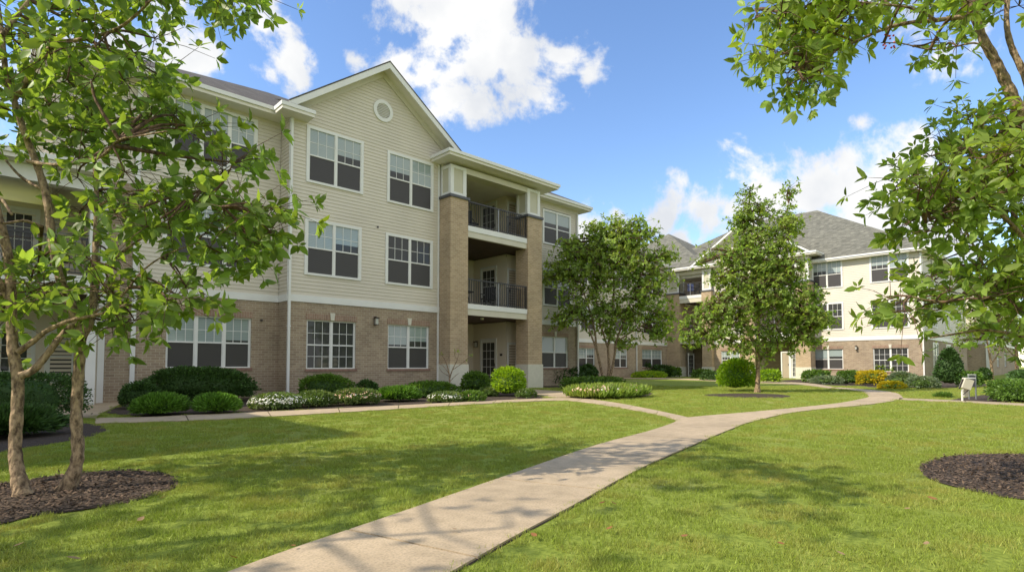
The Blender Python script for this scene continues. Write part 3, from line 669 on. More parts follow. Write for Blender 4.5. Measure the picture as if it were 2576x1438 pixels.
# left porch wing (two storeys, mostly behind the foliage)
FP = Face('A', 17.2)
o = fbox_part(BA, 'porch_beam', 'trim', FP, (-6, 2.1, -.3, .0, 5.35, 5.72)); hip_roof(BA, -6.5, 2.3, 16.8, 24, 5.95, .12)
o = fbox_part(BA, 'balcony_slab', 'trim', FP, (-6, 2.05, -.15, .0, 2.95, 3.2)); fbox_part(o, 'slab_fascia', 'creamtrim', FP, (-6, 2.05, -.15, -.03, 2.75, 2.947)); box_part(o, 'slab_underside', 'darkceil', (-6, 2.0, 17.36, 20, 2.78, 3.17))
fbox_part(BA, 'porch_post', 'trim', FP, (1.9, 2.1, -.25, .02, 0, 5.35)); fbox_part(BA, 'porch_post', 'trim', FP, (-2.3, -2.0, -.25, .02, 0, 5.35))
railing(BA, FP, -1.98, 1.88, -.05, 3.2, 4.15, post=False); railing(BA, FP, -6, -2.32, -.05, 3.2, 4.15, post=False)
FQ = Face('A', 19.9)
for z0, z1 in ((0, 2.78), (3.2, 5.4)):
    siding(BA, FQ, -6, 2.0, z0, z1, m='siding2', name='porch_wall'); box_part(BA, 'porch_wall', 'siding2', (2.0, 2.2, 17.95, 20, z0, z1)); door(BA, FQ, .25, 1.1, z0, z0 + 2.05); window(BA, FQ, 1.3, 2.0, z0 + .5, z0 + 2.0, grid=False, lights=1); window(BA, FQ, -1.6, -.1, z0 + .4, z0 + 2.05, grid=False)
# side wing outside the frame that shades the left lawn
FX = Face('B', -16.0); FY = Face('A', 11.9); FZ = Face('A', 11.9)
box_part(BA, 'side_wing', 'siding', (-17, -6, 11.9, 24, 3.2, 8.8)); box_part(BA, 'side_wing_brick', 'brick', (-17.02, -5.98, 11.88, 24.02, 0, 3.0)); box_part(BA, 'trim_band', 'trim', (-17.04, -5.96, 11.86, 24.04, 3.0, 3.2))
hip_roof(BA, -17.5, -5.5, 11.4, 24.5, 9.0, .5)
for a in (-15, -11, -8.2):
    for z in (.9, 3.9, 6.9): window(BA, FY, a, a + 1.8, z, z + 1.7, kind='siding')

# =================================================================== far building
BB = empty('apartment_building', (43.4, 16, 0), 'far sunlit apartment building with grey hipped roofs behind the two slender lawn trees', 'building')
FE = Face('B', 43.4); FC = Face('B', 42.4); FM = Face('B', 42.8)
ew = [(11.77, 13.77, 6.42, 8.4), (7.93, 10.14, 6.5, 8.36), (11.77, 13.77, 3.45, 5.37), (7.98, 10.14, 3.42, 5.35)]
siding(BB, FE, 7.25, 14.1, 2.9, 8.45, sh(ew)); window(BB, FE, *ew[0]); window(BB, FE, *ew[1]); window(BB, FE, *ew[2], upper='dark'); window(BB, FE, *ew[3], upper='dark')
eb = [(11.88, 13.77, .7, 2.1), (8.11, 10.08, .55, 2.1)]
wall(BB, FE, 7.25, 14.1, 0, 2.66, eb, 'brick', 'brick_wall'); window(BB, FE, *eb[0], kind='brick', key=True, grid=False); window(BB, FE, *eb[1], kind='brick', key=True, upper='dark', lower='dark')
fbox_part(BB, 'trim_band', 'trim', FE, (7.2, 14.1, 0, .04, 2.66, 2.9)); fbox_part(BB, 'corner_board', 'trim', FE, (7.22, 7.36, 0, .03, 2.9, 8.3)); wall_lamp(BB, FE, 11.05, 2.2)
downspout(BB, FE, 7.3, 0, 8.3, d=.04)
FN = Face('A', 7.25); wall(BB, FN, 43.4, 61, 0, 2.66, [], 'brick', 'brick_wall'); siding(BB, FN, 43.4, 61, 2.9, 8.45); fbox_part(BB, 'trim_band', 'trim', FN, (43.36, 61, 0, .04, 2.66, 2.9))
for a in (46, 51):
    for z in (.8, 3.5, 6.4): window(BB, FN, a, a + 1.8, z, z + 1.7, kind='siding')
# bays
for (a0, a1) in ((13.65, 14.65), (17.55, 18.35), (20.97, 21.8), (23.8, 25.0)): pillar(BB, FC, a0, a1, -.98, 0, zs=.83, zb=6.95, zt=8.75)
siding(BB, FM, 18.35, 20.97, 2.9, 9.2, [], name='bay_wall'); wall(BB, FM, 18.35, 20.97, 0, 2.66, [(18.9, 20.4, .7, 2.1)], 'brick', 'brick_wall'); window(BB, FM, 18.9, 20.4, .7, 2.1, kind='brick')
fbox_part(BB, 'trim_band', 'trim', FM, (18.3, 21, 0, .04, 2.66, 2.9)); window(BB, FM, 18.8, 20.5, 3.5, 5.3); window(BB, FM, 18.8, 20.5, 6.4, 8.3)
siding(BB, Face('B', 42.6), 13.3, 22.6, 9.0, 12.1, top=lambda z: (18.0 - (12.0 - z) / .68, 18.0 + (12.0 - z) / .68), name='gable_siding')
for (a0, a1) in ((14.65, 17.55), (21.8, 23.8)):
    for (zt, zw, zc) in ((3.35, 3.1, 2.75), (6.75, 6.5, 6.15)):
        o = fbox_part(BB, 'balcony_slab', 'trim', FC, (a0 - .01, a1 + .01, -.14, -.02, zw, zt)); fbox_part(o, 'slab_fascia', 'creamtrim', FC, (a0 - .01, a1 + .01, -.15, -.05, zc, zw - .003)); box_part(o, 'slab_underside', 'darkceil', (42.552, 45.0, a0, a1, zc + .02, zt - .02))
        railing(BB, FC, a0, a1, -.04, zt, zt + 1.05)
    fbox_part(BB, 'beam', 'creamtrim', FC, (a0 - .1, a1 + .1, -.6, -.08, 8.5, 8.78)); FT = Face('B', 45.0)
    for z0, z1 in ((0, 2.77), (3.33, 6.17), (6.73, 8.8)):
        wall(BB, FT, a0 - .2, a1 + .2, z0, z1, [], 'brick' if z0 == 0 else 'siding2', 'porch_wall'); box_part(BB, 'porch_wall', 'siding2', (43.4, 45, a1 + .2, a1 + .26, z0, z1)); box_part(BB, 'porch_wall', 'siding2', (43.4, 45, a0 - .26, a0 - .2, z0, z1))
        if z0: door(BB, FT, a0 + .15, a0 + 1.1, z0, z0 + 2.0)
    o = box_part(BB, 'porch_ceiling', 'soffit', (42.6, 45, a0 - .2, a1 + .2, 8.7, 8.8))
door(BB, Face('B', 43.2), 15.3, 15.95, .02, 1.98, glass=False, label='tan panelled entrance door leaf'); door(BB, Face('B', 43.2), 14.68, 15.3, .02, 1.98, label='entrance door leaf with a dark upper pane')
door(BB, Face('A', 23.5), 43.2, 44.2, .0, 2.0)
hip_roof(BB, 42.9, 61.5, 6.7, 31.3, 8.5, .635, 'roofB'); hip_roof(BB, 42.4, 58.2, 21.4, 37.2, 9.1, .66, 'roofB'); hip_roof(BB, 41.9, 48, 20.4, 25.5, 9.05, .6, 'roofB'); hip_roof(BB, 41.9, 48, 13.0, 18.6, 9.0, .6, 'roofB')
mb = MB(); ry, rz_, hw2, s2 = 18.0, 12.2, 4.7, .68
for s in (-1, 1):
    y = ry + s * hw2; z = rz_ - s2 * hw2
    mb.add([(41.9, ry, rz_), (41.9, y, z), (50, y, z), (50, ry, rz_), (41.9, ry, rz_ - .05), (41.9, y, z - .05), (50, y, z - .05), (50, ry, rz_ - .05)], [(0, 1, 2, 3), (4, 7, 6, 5), (0, 4, 5, 1), (1, 5, 6, 2)])
gr = mb.build('gable_roof', M['roofB'], BB); mb = MB()
for s in (-1, 1):
    y = ry + s * hw2; z = rz_ - s2 * hw2
    mb.add([(41.91, ry, rz_ - .052), (41.91, y, z - .052), (41.91, y, z - .22), (41.91, ry, rz_ - .22), (42.6, ry, rz_ - .052), (42.6, y, z - .052), (42.6, y, z - .22), (42.6, ry, rz_ - .22)], [(0, 1, 2, 3), (4, 7, 6, 5), (0, 4, 5, 1), (3, 2, 6, 7), (1, 5, 6, 2)])
mb.build('rake_fascia', M['trim'], gr)
box_part(BB, 'core_wall', 'siding2', (45.1, 60.9, 7.4, 36.5, 0, 8.3))
# linking wing
FL = Face('A', 25.0)
lw = []
for (a0, a1) in ((27.0, 28.8), (30.7, 32.5), (34.8, 36.6), (38.7, 41.6)):
    for (z0, z1) in ((3.5, 5.3), (6.8, 8.6)): lw.append((a0, a1, z0, z1))
siding(BB, FL, 24, 42.5, 2.85, 9.2, sh(lw))
for w in lw: window(BB, FL, *w)
lb = [(27.0, 28.8, .8, 2.2), (30.6, 32.4, .8, 2.2), (34.8, 36.5, .8, 2.2), (38.6, 41.6, .8, 2.25)]
wall(BB, FL, 24, 43, 0, 2.6, lb, 'brick', 'brick_wall')
for w in lb: window(BB, FL, *w, kind='brick')
fbox_part(BB, 'trim_band', 'trim', FL, (24, 42.5, 0, .04, 2.6, 2.85)); downspout(BB, FL, 37.7, 0, 9.1, d=.04)
hip_roof(BB, 20, 48, 24.4, 38, 9.4, .36, 'roofB'); wall(BB, Face('B', 24), 25, 37, 0, 9.2, [], 'brick', 'end_wall')

# =================================================================== third building at the right
BC = empty('apartment_building', (66, 6.2, 0), 'distant brick and siding building beyond the clipped hedges at the right edge', 'building')
wall(BC, Face('B', 66), 6.2, 20, 0, 2.9, [], 'brick', 'brick_wall'); siding(BC, Face('B', 66), 6.2, 20, 3.1, 8.6)
cb = [(71, 73, .8, 2.3), (78, 80, .8, 2.3)]
wall(BC, Face('A', 6.2), 66, 95, 0, 2.9, cb, 'brick', 'brick_wall')
for w in cb: window(BC, Face('A', 6.2), *w, kind='brick')
cw = [(71, 73, 3.8, 5.6), (78, 80, 3.8, 5.6), (71, 73, 6.6, 8.3), (78, 80, 6.6, 8.3)]
siding(BC, Face('A', 6.2), 66, 95, 3.1, 8.6, sh(cw))
for w in cw: window(BC, Face('A', 6.2), *w)
box_part(BC, 'trim_band', 'trim', (65.96, 95, 6.16, 20, 2.9, 3.1)); downspout(BC, Face('B', 66), 6.35, 0, 8.5, w=.3); downspout(BC, Face('B', 66), 8.0, 0, 8.5, w=.2); hip_roof(BC, 65.4, 95, 5.6, 22, 8.7, .5, 'roofB')

# =================================================================== balcony furniture
def chair(x, y, z, rz, label, cloth=None, group=None):
    o = empty('patio_chair', (x, y, z), label, 'chair', group); c, s = math.cos(rz), math.sin(rz)
    def bx(name, m, *bs):
        mb = MB()
        for b in bs:
            x0, x1, y0, y1, z0, z1 = b; n0 = len(mb.v); mb.box(*b)
        mb.v = [(x + c * v[0] - s * v[1], y + s * v[0] + c * v[1], z + v[2]) for v in mb.v]; return mb.build(name, m, o)
    bx('seat', M[cloth or 'chair'], (-.25, .25, -.25, .25, .4, .44)); bx('backrest', M[cloth or 'chair'], *[(-.25 + k * .1, -.18 + k * .1, .22, .25, .44, .95) for k in range(5)], (-.25, .25, .22, .26, .9, .96))
    for (a, b) in ((-.23, -.23), (.2, -.23), (-.23, .2), (.2, .2)): bx('leg', M['chair'], (a, a + .03, b, b + .03, 0, .4))
    for a in (-.27, .24): bx('armrest', M['chair'], (a, a + .03, -.22, .25, .62, .65), (a, a + .03, -.22, -.19, .4, .62))
    return o
chair(14.6, 17.9, 6.42, 2.2, 'dark patio chair on the top balcony of the near building')
chair(15.6, 17.7, 3.38, -1.2, 'dark patio chair on the second-floor balcony of the near building')
def table(x, y, z, label):
    o = empty('patio_table', (x, y, z), label, 'table'); mb = MB(); mb.tube([(x, y, z + .68), (x, y, z + .71)], [.32, .32], 20); mb.quad(*[(x + .32 * math.cos(2 * math.pi * k / 20), y + .32 * math.sin(2 * math.pi * k / 20), z + .68) for k in range(20)])
    mb.build('tabletop', M['metal'], o)
    for k in range(3):
        a = k * 2.09; mb = MB(); mb.tube([(x + .05 * math.cos(a), y + .05 * math.sin(a), z + .68), (x + .25 * math.cos(a), y + .25 * math.sin(a), z)], [.014, .014], 6); mb.build('leg', M['metal'], o)
table(15.3, 18.5, 6.42, 'small dark round table beside the chair on the top balcony'); table(14.8, 18.2, 3.38, 'small dark round table on the second-floor balcony')
chair(43.0, 23.0, 6.77, 1.8, 'dark chair with blue cushions, left one on the far upper balcony', 'blue'); chair(43.1, 22.3, 6.77, 1.2, 'dark slatted chair, right one on the far upper balcony')

# =================================================================== shrubs
TAU = 2 * math.pi
def lump(D, seed, amp):
    r = np.random.default_rng(seed); out = np.zeros(len(D))
    for k in range(7):
        v = r.normal(size=3) * (2.2 + k * .8); out += np.sin(D @ v * 1.0 + r.uniform(0, 6.28)) / (1 + k * .45)
    hf = np.zeros(len(D))
    for k in range(8):
        v = unit(r.normal(size=3)) * (9 + k * 2.2); hf += np.sin(D @ v + r.uniform(0, 6.28))
    return 1 + amp * out / 3 + .014 * hf
def shrub(px0, px1, top, base, kind, m, label, name='shrub', cat='shrub', group=None, hy=None, flowers=None, n_exp=None, along='x', amp=None, dens=1.0, leaf=None, push=.95):
    cx = (px0 + px1) / 2; b = g(cx, base); D0 = depth(*b); w = (px1 - px0) / 2 / F * D0
    hd = min(w, .9) if hy is None else hy
    ry_ = ray(cx, base); fx, fy = ry_[0] / ry_[3], ry_[1] / ry_[3]; nf = math.hypot(fx, fy); x = b[0] + fx / nf * hd * push; y = b[1] + fy / nf * hd * push; qx, qy = -fy / nf, fx / nf; ct = 1 / nf
    D = depth(x, y); w = (px1 - px0) / 2 / F * D * ct * .96; ox, oy, oz, of = ray(cx, top); h = 1 + oz / of * D
    if w > hd:
        A_, B_ = (abs(qx), abs(qy)) if along == 'x' else (abs(qy), abs(qx)); A_ = max(A_, .45)
        L_ = math.sqrt(max(w * w - (B_ * hd) ** 2, .1)) / A_
        hx, hyy = (L_, hd) if along == 'x' else (hd, L_)
    else: hx = hyy = w
    seed = int(px0 * 7 + base) % 100000
    ne = n_exp or {'box': 5, 'round': 2.3, 'mound': 2.2, 'juniper': 2, 'strap': 2.5, 'flower': 2.3, 'cone': 2}[kind]
    am = amp if amp is not None else {'box': .05, 'round': .09, 'mound': .16, 'juniper': .2, 'strap': .06, 'flower': .12, 'cone': .1}[kind]
    zc = h * (.5 if kind == 'box' else .42); up = h - zc; dn = zc
    root = empty(name, (x, y, 0), label, cat, group)
    def surf(Dr, f):
        r = (np.abs(Dr[:, 0]) ** ne + np.abs(Dr[:, 1]) ** ne + np.abs(Dr[:, 2]) ** ne) ** (-1 / ne) * lump(Dr, seed, am) * f
        q = Dr * r[:, None]; z = np.where(q[:, 2] > 0, q[:, 2] * up, q[:, 2] * dn)
        tp = 1.0
        if kind == 'cone': tp = np.clip(1.15 - .75 * np.clip((z + zc) / h, 0, 1), .1, 1)
        return np.stack([x + q[:, 0] * hx * tp, y + q[:, 1] * hyy * tp, np.maximum(z + zc, .01)], 1)
    ls = leaf or max(.048, D * .0045) * (1.0 if kind != 'strap' else 1)
    area = 2 * math.pi * ((hx * hyy + hx * h + hyy * h) / 3)
    n = int(min(16000, dens * 8.5 * area / (ls * ls)))
    Dr = rdir(n); Dr[:, 2] = np.where(Dr[:, 2] < -.55, -Dr[:, 2], Dr[:, 2])
    P = surf(Dr, 1.0 - np.abs(rng.normal(0, .11, n)) + rng.normal(0, .03, n))
    out = unit(Dr * np.array([1 / hx, 1 / hyy, 1 / h])); A = out + rdir(n) * (.75 if kind in ('box', 'round', 'flower', 'cone') else .45); Nn = out * .4 + rdir(n)
    ln = ls * rng.uniform(.7, 1.3, n); wd = ln * .55
    if kind in ('juniper',): ln = ln * 2.3; wd = ln * .22; A[:, 2] += .35; P = P - unit(A) * ln[:, None] * .5
    if kind == 'strap':
        ln = np.full(n, h * .75) * rng.uniform(.5, 1.1, n); wd = np.full(n, ls * .8); P[:, 2] *= .5; A = out * .6 + rdir(n) * .35; A[:, 2] = np.abs(A[:, 2]) + .7
    V, T = (leaves(P, A, Nn, ln, wd, .3) if kind == 'strap' else diamonds(P, A, Nn, ln, wd))
    np_mesh('foliage', V, T, M[m], root)
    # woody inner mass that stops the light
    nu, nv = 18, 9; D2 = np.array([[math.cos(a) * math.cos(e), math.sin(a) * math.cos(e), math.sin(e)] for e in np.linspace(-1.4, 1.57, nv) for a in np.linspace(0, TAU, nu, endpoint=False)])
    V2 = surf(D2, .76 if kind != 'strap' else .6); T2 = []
    for i in range(nv - 1):
        for k in range(nu):
            a0 = i * nu + k; a1 = i * nu + (k + 1) % nu; T2 += [(a0, a1, a1 + nu), (a0, a1 + nu, a0 + nu)]
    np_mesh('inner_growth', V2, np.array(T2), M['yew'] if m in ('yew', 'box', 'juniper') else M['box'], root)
    if flowers:
        for (fm, cnt, fs, zmin) in flowers:
            Df = rdir(cnt); Df[:, 2] = np.abs(Df[:, 2]) * .9 + zmin; Df = unit(Df); Pf = surf(Df, 1.02 + rng.uniform(-.02, .05, cnt)); a = []
            s = fs * rng.uniform(.7, 1.3, cnt); V3 = []; T3 = []
            nn = unit(Df + rdir(cnt) * .4); e1 = unit(np.cross(nn, rdir(cnt))); e2 = np.cross(nn, e1)
            ring_ = [Pf + nn * s[:, None] * .15] + [Pf + (e1 * math.cos(t) + e2 * math.sin(t)) * s[:, None] * (.5 if q % 2 == 0 else .28) for q, t in enumerate(np.linspace(0, TAU, 10, endpoint=False))]
            V3 = np.stack(ring_, 1).reshape(-1, 3); tt = np.array([(0, 1 + q, 1 + (q + 1) % 10) for q in range(10)]); T3 = (np.arange(cnt)[:, None, None] * 11 + tt[None]).reshape(-1, 3)
            tag(np_mesh('blossoms', V3, T3, M[fm], root), kind='stuff')
    return root
S = shrub
S(-420, 245, 941, 1076, 'box', 'yew', 'large dark clipped hedge behind the two leaning trunks at far left', 'hedge', 'hedge', hy=.75, n_exp=6)
S(-200, 165, 1020, 1112, 'juniper', 'yew', 'low dark spreading juniper in front of the far-left hedge', 'juniper', 'shrub', hy=.6)
S(352, 648, 924, 1018, 'mound', 'yew', 'big dark yew mound under the ground-floor triple window', 'yew_shrub', 'shrub', hy=1.0, n_exp=2.2, amp=.1)
S(300, 400, 962, 1030, 'mound', 'yew', 'small dark shrub at the left foot of the big yew mound', 'yew_shrub', 'shrub')
S(322, 478, 991, 1050, 'juniper', 'juniper', 'bright green feathery shrub, left of the pair in front of the big yew mound', 'feathery_shrub', 'shrub', 'feathery shrubs before the yew')
S(482, 612, 990, 1044, 'juniper', 'juniper', 'bright green feathery shrub, right of the pair in front of the big yew mound', 'feathery_shrub', 'shrub', 'feathery shrubs before the yew')
S(628, 762, 990, 1032, 'flower', 'pale', 'mound covered in dense white flowers at the front of the bed', 'flower_mound', 'flowers', flowers=[('white', 520, .045, .0), ('pink', 5, .06, .4)], hy=.5)
S(745, 844, 985, 1026, 'flower', 'pale', 'pale green flower mound with few white blooms beside the white-flowered one', 'flower_mound', 'flowers', flowers=[('white', 60, .025, .1)], hy=.5)
S(836, 958, 978, 1021, 'flower', 'pale', 'mound of peach and rusty blooms below the lantern', 'flower_mound', 'flowers', flowers=[('peach', 230, .04, .1), ('white', 40, .04, .1)], hy=.5)
S(752, 890, 943, 1006, 'mound', 'box', 'dark leafy shrub under the left ground-floor gable window', 'shrub', 'shrub', hy=.5)
S(892, 952, 960, 1003, 'mound', 'yew', 'small dark shrub with a pink bloom below the wall lantern', 'shrub', 'shrub', flowers=[('pink', 8, .06, .5)])
S(942, 1062, 972, 1012, 'juniper', 'juniper', 'low green juniper between the flower mounds', 'juniper', 'shrub', hy=.5)
S(1015, 1160, 962, 1000, 'mound', 'box', 'low dark shrub at the foot of the left brick pillar', 'shrub', 'shrub', hy=.5)
S(1078, 1165, 987, 1013, 'flower', 'pale', 'low white flower patch in front of the bare sapling', 'flower_mound', 'flowers', flowers=[('white', 170, .05, .1)], hy=.4)
S(1155, 1220, 985, 1011, 'flower', 'box', 'low green perennial clump just left of the lime ball shrub', 'perennial_clump', 'flowers', flowers=[('peach', 25, .03, .2)], hy=.4)
S(1162, 1232, 937, 990, 'round', 'box', 'round mid-green shrub between the bare sapling and the lime ball shrub', 'round_shrub', 'shrub')
S(1207, 1250, 976, 998, 'flower', 'pale', 'tiny white-flowered clump between the two round shrubs', 'flower_mound', 'flowers', flowers=[('white', 25, .03, .2)])
S(1239, 1319, 926, 998, 'round', 'lime', 'bright lime-green ball shrub by the near walkway', 'round_shrub', 'shrub', amp=.05, n_exp=2.7)
S(1300, 1348, 980, 1001, 'flower', 'pale', 'small flowering clump right of the lime ball shrub', 'flower_mound', 'flowers', flowers=[('white', 30, .03, .2)])
S(1364, 1482, 924, 968, 'box', 'yew', 'dark clipped hedge right of the right brick pillar', 'hedge', 'hedge', hy=.6)
S(1425, 1560, 951, 980, 'box', 'box', 'low flat hedge behind the daylily patch', 'hedge', 'hedge', hy=.7, amp=.08)
S(1427, 1625, 968, 1003, 'strap', 'lily', 'strappy daylily patch with peach blooms under the multi-stem tree', 'daylily_patch', 'flowers', flowers=[('peach', 170, .1, .35), ('white', 60, .07, .1)], hy=1.0, leaf=.07, dens=.6)
S(1455, 1502, 919, 953, 'mound', 'yew', 'dark mound below the first window of the linking wing', 'shrub', 'shrub')
S(1640, 1688, 921, 948, 'box', 'yew', 'small dark box shrub nearest the far brick pillar', 'shrub', 'shrub')
S(1540, 1585, 920, 948, 'box', 'yew', 'dark clipped shrub left of the tallest far shrub', 'shrub', 'shrub'); S(1586, 1642, 912, 948, 'mound', 'yew', 'tallest dark shrub beneath the linking wing downspout', 'shrub', 'shrub')
S(1590, 1676, 937, 950, 'mound', 'lime', 'low flat yellow-green mound before the linking wing', 'shrub', 'shrub', amp=.05)
S(1678, 1712, 925, 948, 'round', 'box', 'small rounded shrub at the left pillar of the far balcony bay', 'shrub', 'shrub')
S(1745, 1788, 932, 950, 'box', 'box', 'clipped low shrub left of the second far pillar', 'shrub', 'shrub'); S(1768, 1815, 937, 957, 'box', 'yew', 'dark low shrub just left of the bright round bush', 'shrub', 'shrub')
S(1805, 1903, 904, 985, 'round', 'lime', 'bright green round bush beside the slender tree in the mulch circle', 'round_shrub', 'shrub', amp=.08)
S(1912, 1962, 932, 962, 'box', 'lime', 'clipped bright green hedge right of the slender tree', 'hedge', 'hedge', amp=.06)
S(2022, 2086, 934, 962, 'box', 'box', 'clipped green hedge beside the far entrance door', 'hedge', 'hedge', along='y'); S(2046, 2140, 923, 948, 'box', 'yew', 'dark flat-topped hedge under the far left window', 'hedge', 'hedge', along='y')
S(2038, 2128, 949, 966, 'mound', 'sage', 'low grassy tan-green mound in front of the entrance hedge', 'shrub', 'shrub')
S(2108, 2170, 935, 966, 'box', 'box', 'clipped green box hedge left of the golden hedge', 'hedge', 'hedge', along='y'); S(2156, 2228, 935, 969, 'box', 'gold', 'clipped golden-yellow hedge in the far bed', 'hedge', 'hedge', along='y', hy=.6)
S(2186, 2276, 910, 955, 'round', 'lime', 'large rounded bright green shrub under the far right window', 'round_shrub', 'shrub', n_exp=3)
S(2208, 2278, 962, 979, 'mound', 'gold', 'low golden-orange mound at the lawn edge', 'shrub', 'shrub', amp=.05)
S(2228, 2312, 938, 972, 'mound', 'sage', 'silvery sage mound behind the golden-orange mound', 'shrub', 'shrub'); S(2278, 2362, 950, 978, 'mound', 'sage', 'silvery sage mound left of the dark holly', 'shrub', 'shrub')
S(2346, 2434, 880, 974, 'cone', 'yew', 'tall dark holly at the corner of the far building', 'holly_bush', 'shrub', amp=.08, n_exp=3)
S(2408, 2470, 937, 975, 'box', 'box', 'clipped hedge end behind the slanted post box', 'hedge', 'hedge', hy=.6, along='y')
S(2458, 2494, 928, 960, 'round', 'yew', 'small dark shrub left of the twin background trunks', 'shrub', 'shrub')
S(2492, 2700, 934, 962, 'box', 'yew', 'dark hedge row behind the near right hedge', 'hedge', 'hedge', hy=.8)
S(2452, 2740, 958, 1010, 'box', 'box', 'clipped boxy green hedge at the right edge beside the slanted post box', 'hedge', 'hedge', hy=.8, n_exp=7, amp=.03)
S(2350, 2398, 990, 1000, 'juniper', 'box', 'sparse low plant left of the slanted post box', 'shrub', 'shrub')
S(2600, 2760, 900, 955, 'mound', 'yew', 'bushy dark shrub by the distant building', 'shrub', 'shrub')

# =================================================================== trees
def tree(name, label, limbs, anchors, leafm, L_leaf, W_leaf, per=7, spread=.3, k=6, barkm='bark', wh_dir=None, group=None, twig_r=.006, tilt=(.35, 1.3), base=None, thin=None):
    """limbs: list of (points, r0, r1); anchors: array of branchlet ends. thing > trunk, branchlets, crown"""
    b = base or limbs[0][0][0]; root = empty(name, (b[0], b[1], 0), label, 'tree', group)
    mb = MB(); skel = []; srad = []
    for li, (pts, r0, r1) in enumerate(limbs):
        sp = smooth_path(pts, 5); n = len(sp); rr = []
        for i, p in enumerate(sp):
            t = i / (n - 1); r = (r0 + (r1 - r0) * t) * (1 + .07 * math.sin(i * 2.3 + li) + random.uniform(-.05, .05))
            if li < 2 and p.z < .22: r *= 1 + (.22 - p.z) * 1.8
            rr.append(r); skel.append(tuple(p)); srad.append(r)
        mb.tube(sp, rr, 12 if r0 > .03 else 7)
    tr = mb.build('trunk', M[barkm], root, smooth=True)
    SK = np.array(skel); AN = np.array(anchors); tw = MB(); Cs = []; Ds = []
    for a in AN:
        d = np.linalg.norm(SK - a, axis=1) + np.maximum(0, np.abs(SK[:, 2] - a[2]) - .35) * 3; j = int(np.argmin(d)); s = SK[j]; v = a - s; ln = np.linalg.norm(v)
        if ln > .05:
            midp = s + v * .5 + np.array([random.uniform(-1, 1), random.uniform(-1, 1), random.uniform(0, 1.4)]) * ln * .12
            tw.tube(smooth_path([s, midp, a], 3), [twig_r * (1 + 1.2 * (1 - q / 6)) * min(1.5, .6 + ln) for q in range(7)], 5)
        vd = v / max(ln, .01)
        off = rng.normal(0, spread, (per, 3)) * np.array([1, 1, .75]) + vd * spread * .3
        for o in off:
            c = a + o; mid = a + o * .5 + np.array([0, 0, .02]); tw.tube([a, mid, c], [twig_r * .6, twig_r * .5, twig_r * .3], 3)
            Cs.append(c); dd = o / (np.linalg.norm(o) + 1e-6) + np.array([0, 0, .25]) + rng.normal(0, .25, 3); Ds.append(dd)
    tw.build('branches', M['twig'], tr, smooth=True, normals=False)
    V, T = whorl_leaves(np.array(Cs), np.array(Ds), k, L_leaf, W_leaf, tilt)
    np_mesh('crown', V, T, M[leafm], root)
    return root
def mask_anchors(polys, n, D0, D1, holes=(), mind=0.0):
    out = []
    for poly, cnt in zip(polys, n):
        xs = [p[0] for p in poly]; ys = [p[1] for p in poly]; c = 0; tries = 0
        while c < cnt and tries < 60000:
            tries += 1; x, y = random.uniform(min(xs), max(xs)), random.uniform(min(ys), max(ys))
            if not inside(poly, x, y) or any(inside(h, x, y) for h in holes): continue
            p = at(x, y, random.uniform(D0, D1)); q = np.array(p)
            if mind and out and np.min(np.linalg.norm(np.array(out) - q, axis=1)) < mind: continue
            out.append(q); c += 1
    return out
Z = lambda pts, s, oy=0: [(p[0] * s, p[1] * s + oy) for p in pts]
def limb(px, D0, D1, r0, r1):
    n = len(px); return ([at(p[0], p[1], D0 + (D1 - D0) * i / (n - 1)) for i, p in enumerate(px)], r0, r1)
# --- left pair
d1 = depth(*g(60, 1247)); d2 = depth(*g(165, 1232))
limbsA = [limb([(58, 1250), (45, 1190), (38, 1130), (42, 1050), (45, 960), (33, 880), (30, 830), (28, 760), (20, 640), (-20, 480), (-60, 250), (-110, 0), (-140, -300)], d1, d1 + .3, .047, .026),
          limb([(50, 945), (85, 930), (120, 890), (150, 850), (185, 815)], d1, d1 + .15, .03, .022),
          limb([(45, 885), (80, 860), (120, 830), (180, 805), (250, 790), (318, 765)], d1, d1 + .1, .024, .010),
          limb([(20, 640), (-10, 560), (0, 500), (30, 540)], d1 + .2, d1, .02, .01),
          limb([(-20, 480), (-100, 380), (-200, 200), (-260, 0)], d1 + .2, d1 + .5, .03, .012),
          limb([(28, 760), (-60, 620), (-180, 500), (-300, 380)], d1 + .2, d1 - .4, .026, .01)]
polyA = [[(-420, 20), (40, 20), (60, 330), (0, 420), (70, 560), (60, 720), (95, 790), (20, 850), (-420, 830)], [(-450, -180), (60, -180), (60, 20), (-450, 20)]]
aA = mask_anchors(polyA, (32, 12), d1 - .1, d1 + .9, mind=.12)
tree('shade_tree', 'leafy tree with pale crooked trunk, left one of the pair in the left mulch bed', limbsA, aA, 'leafL', .116, .06, per=9, spread=.19)
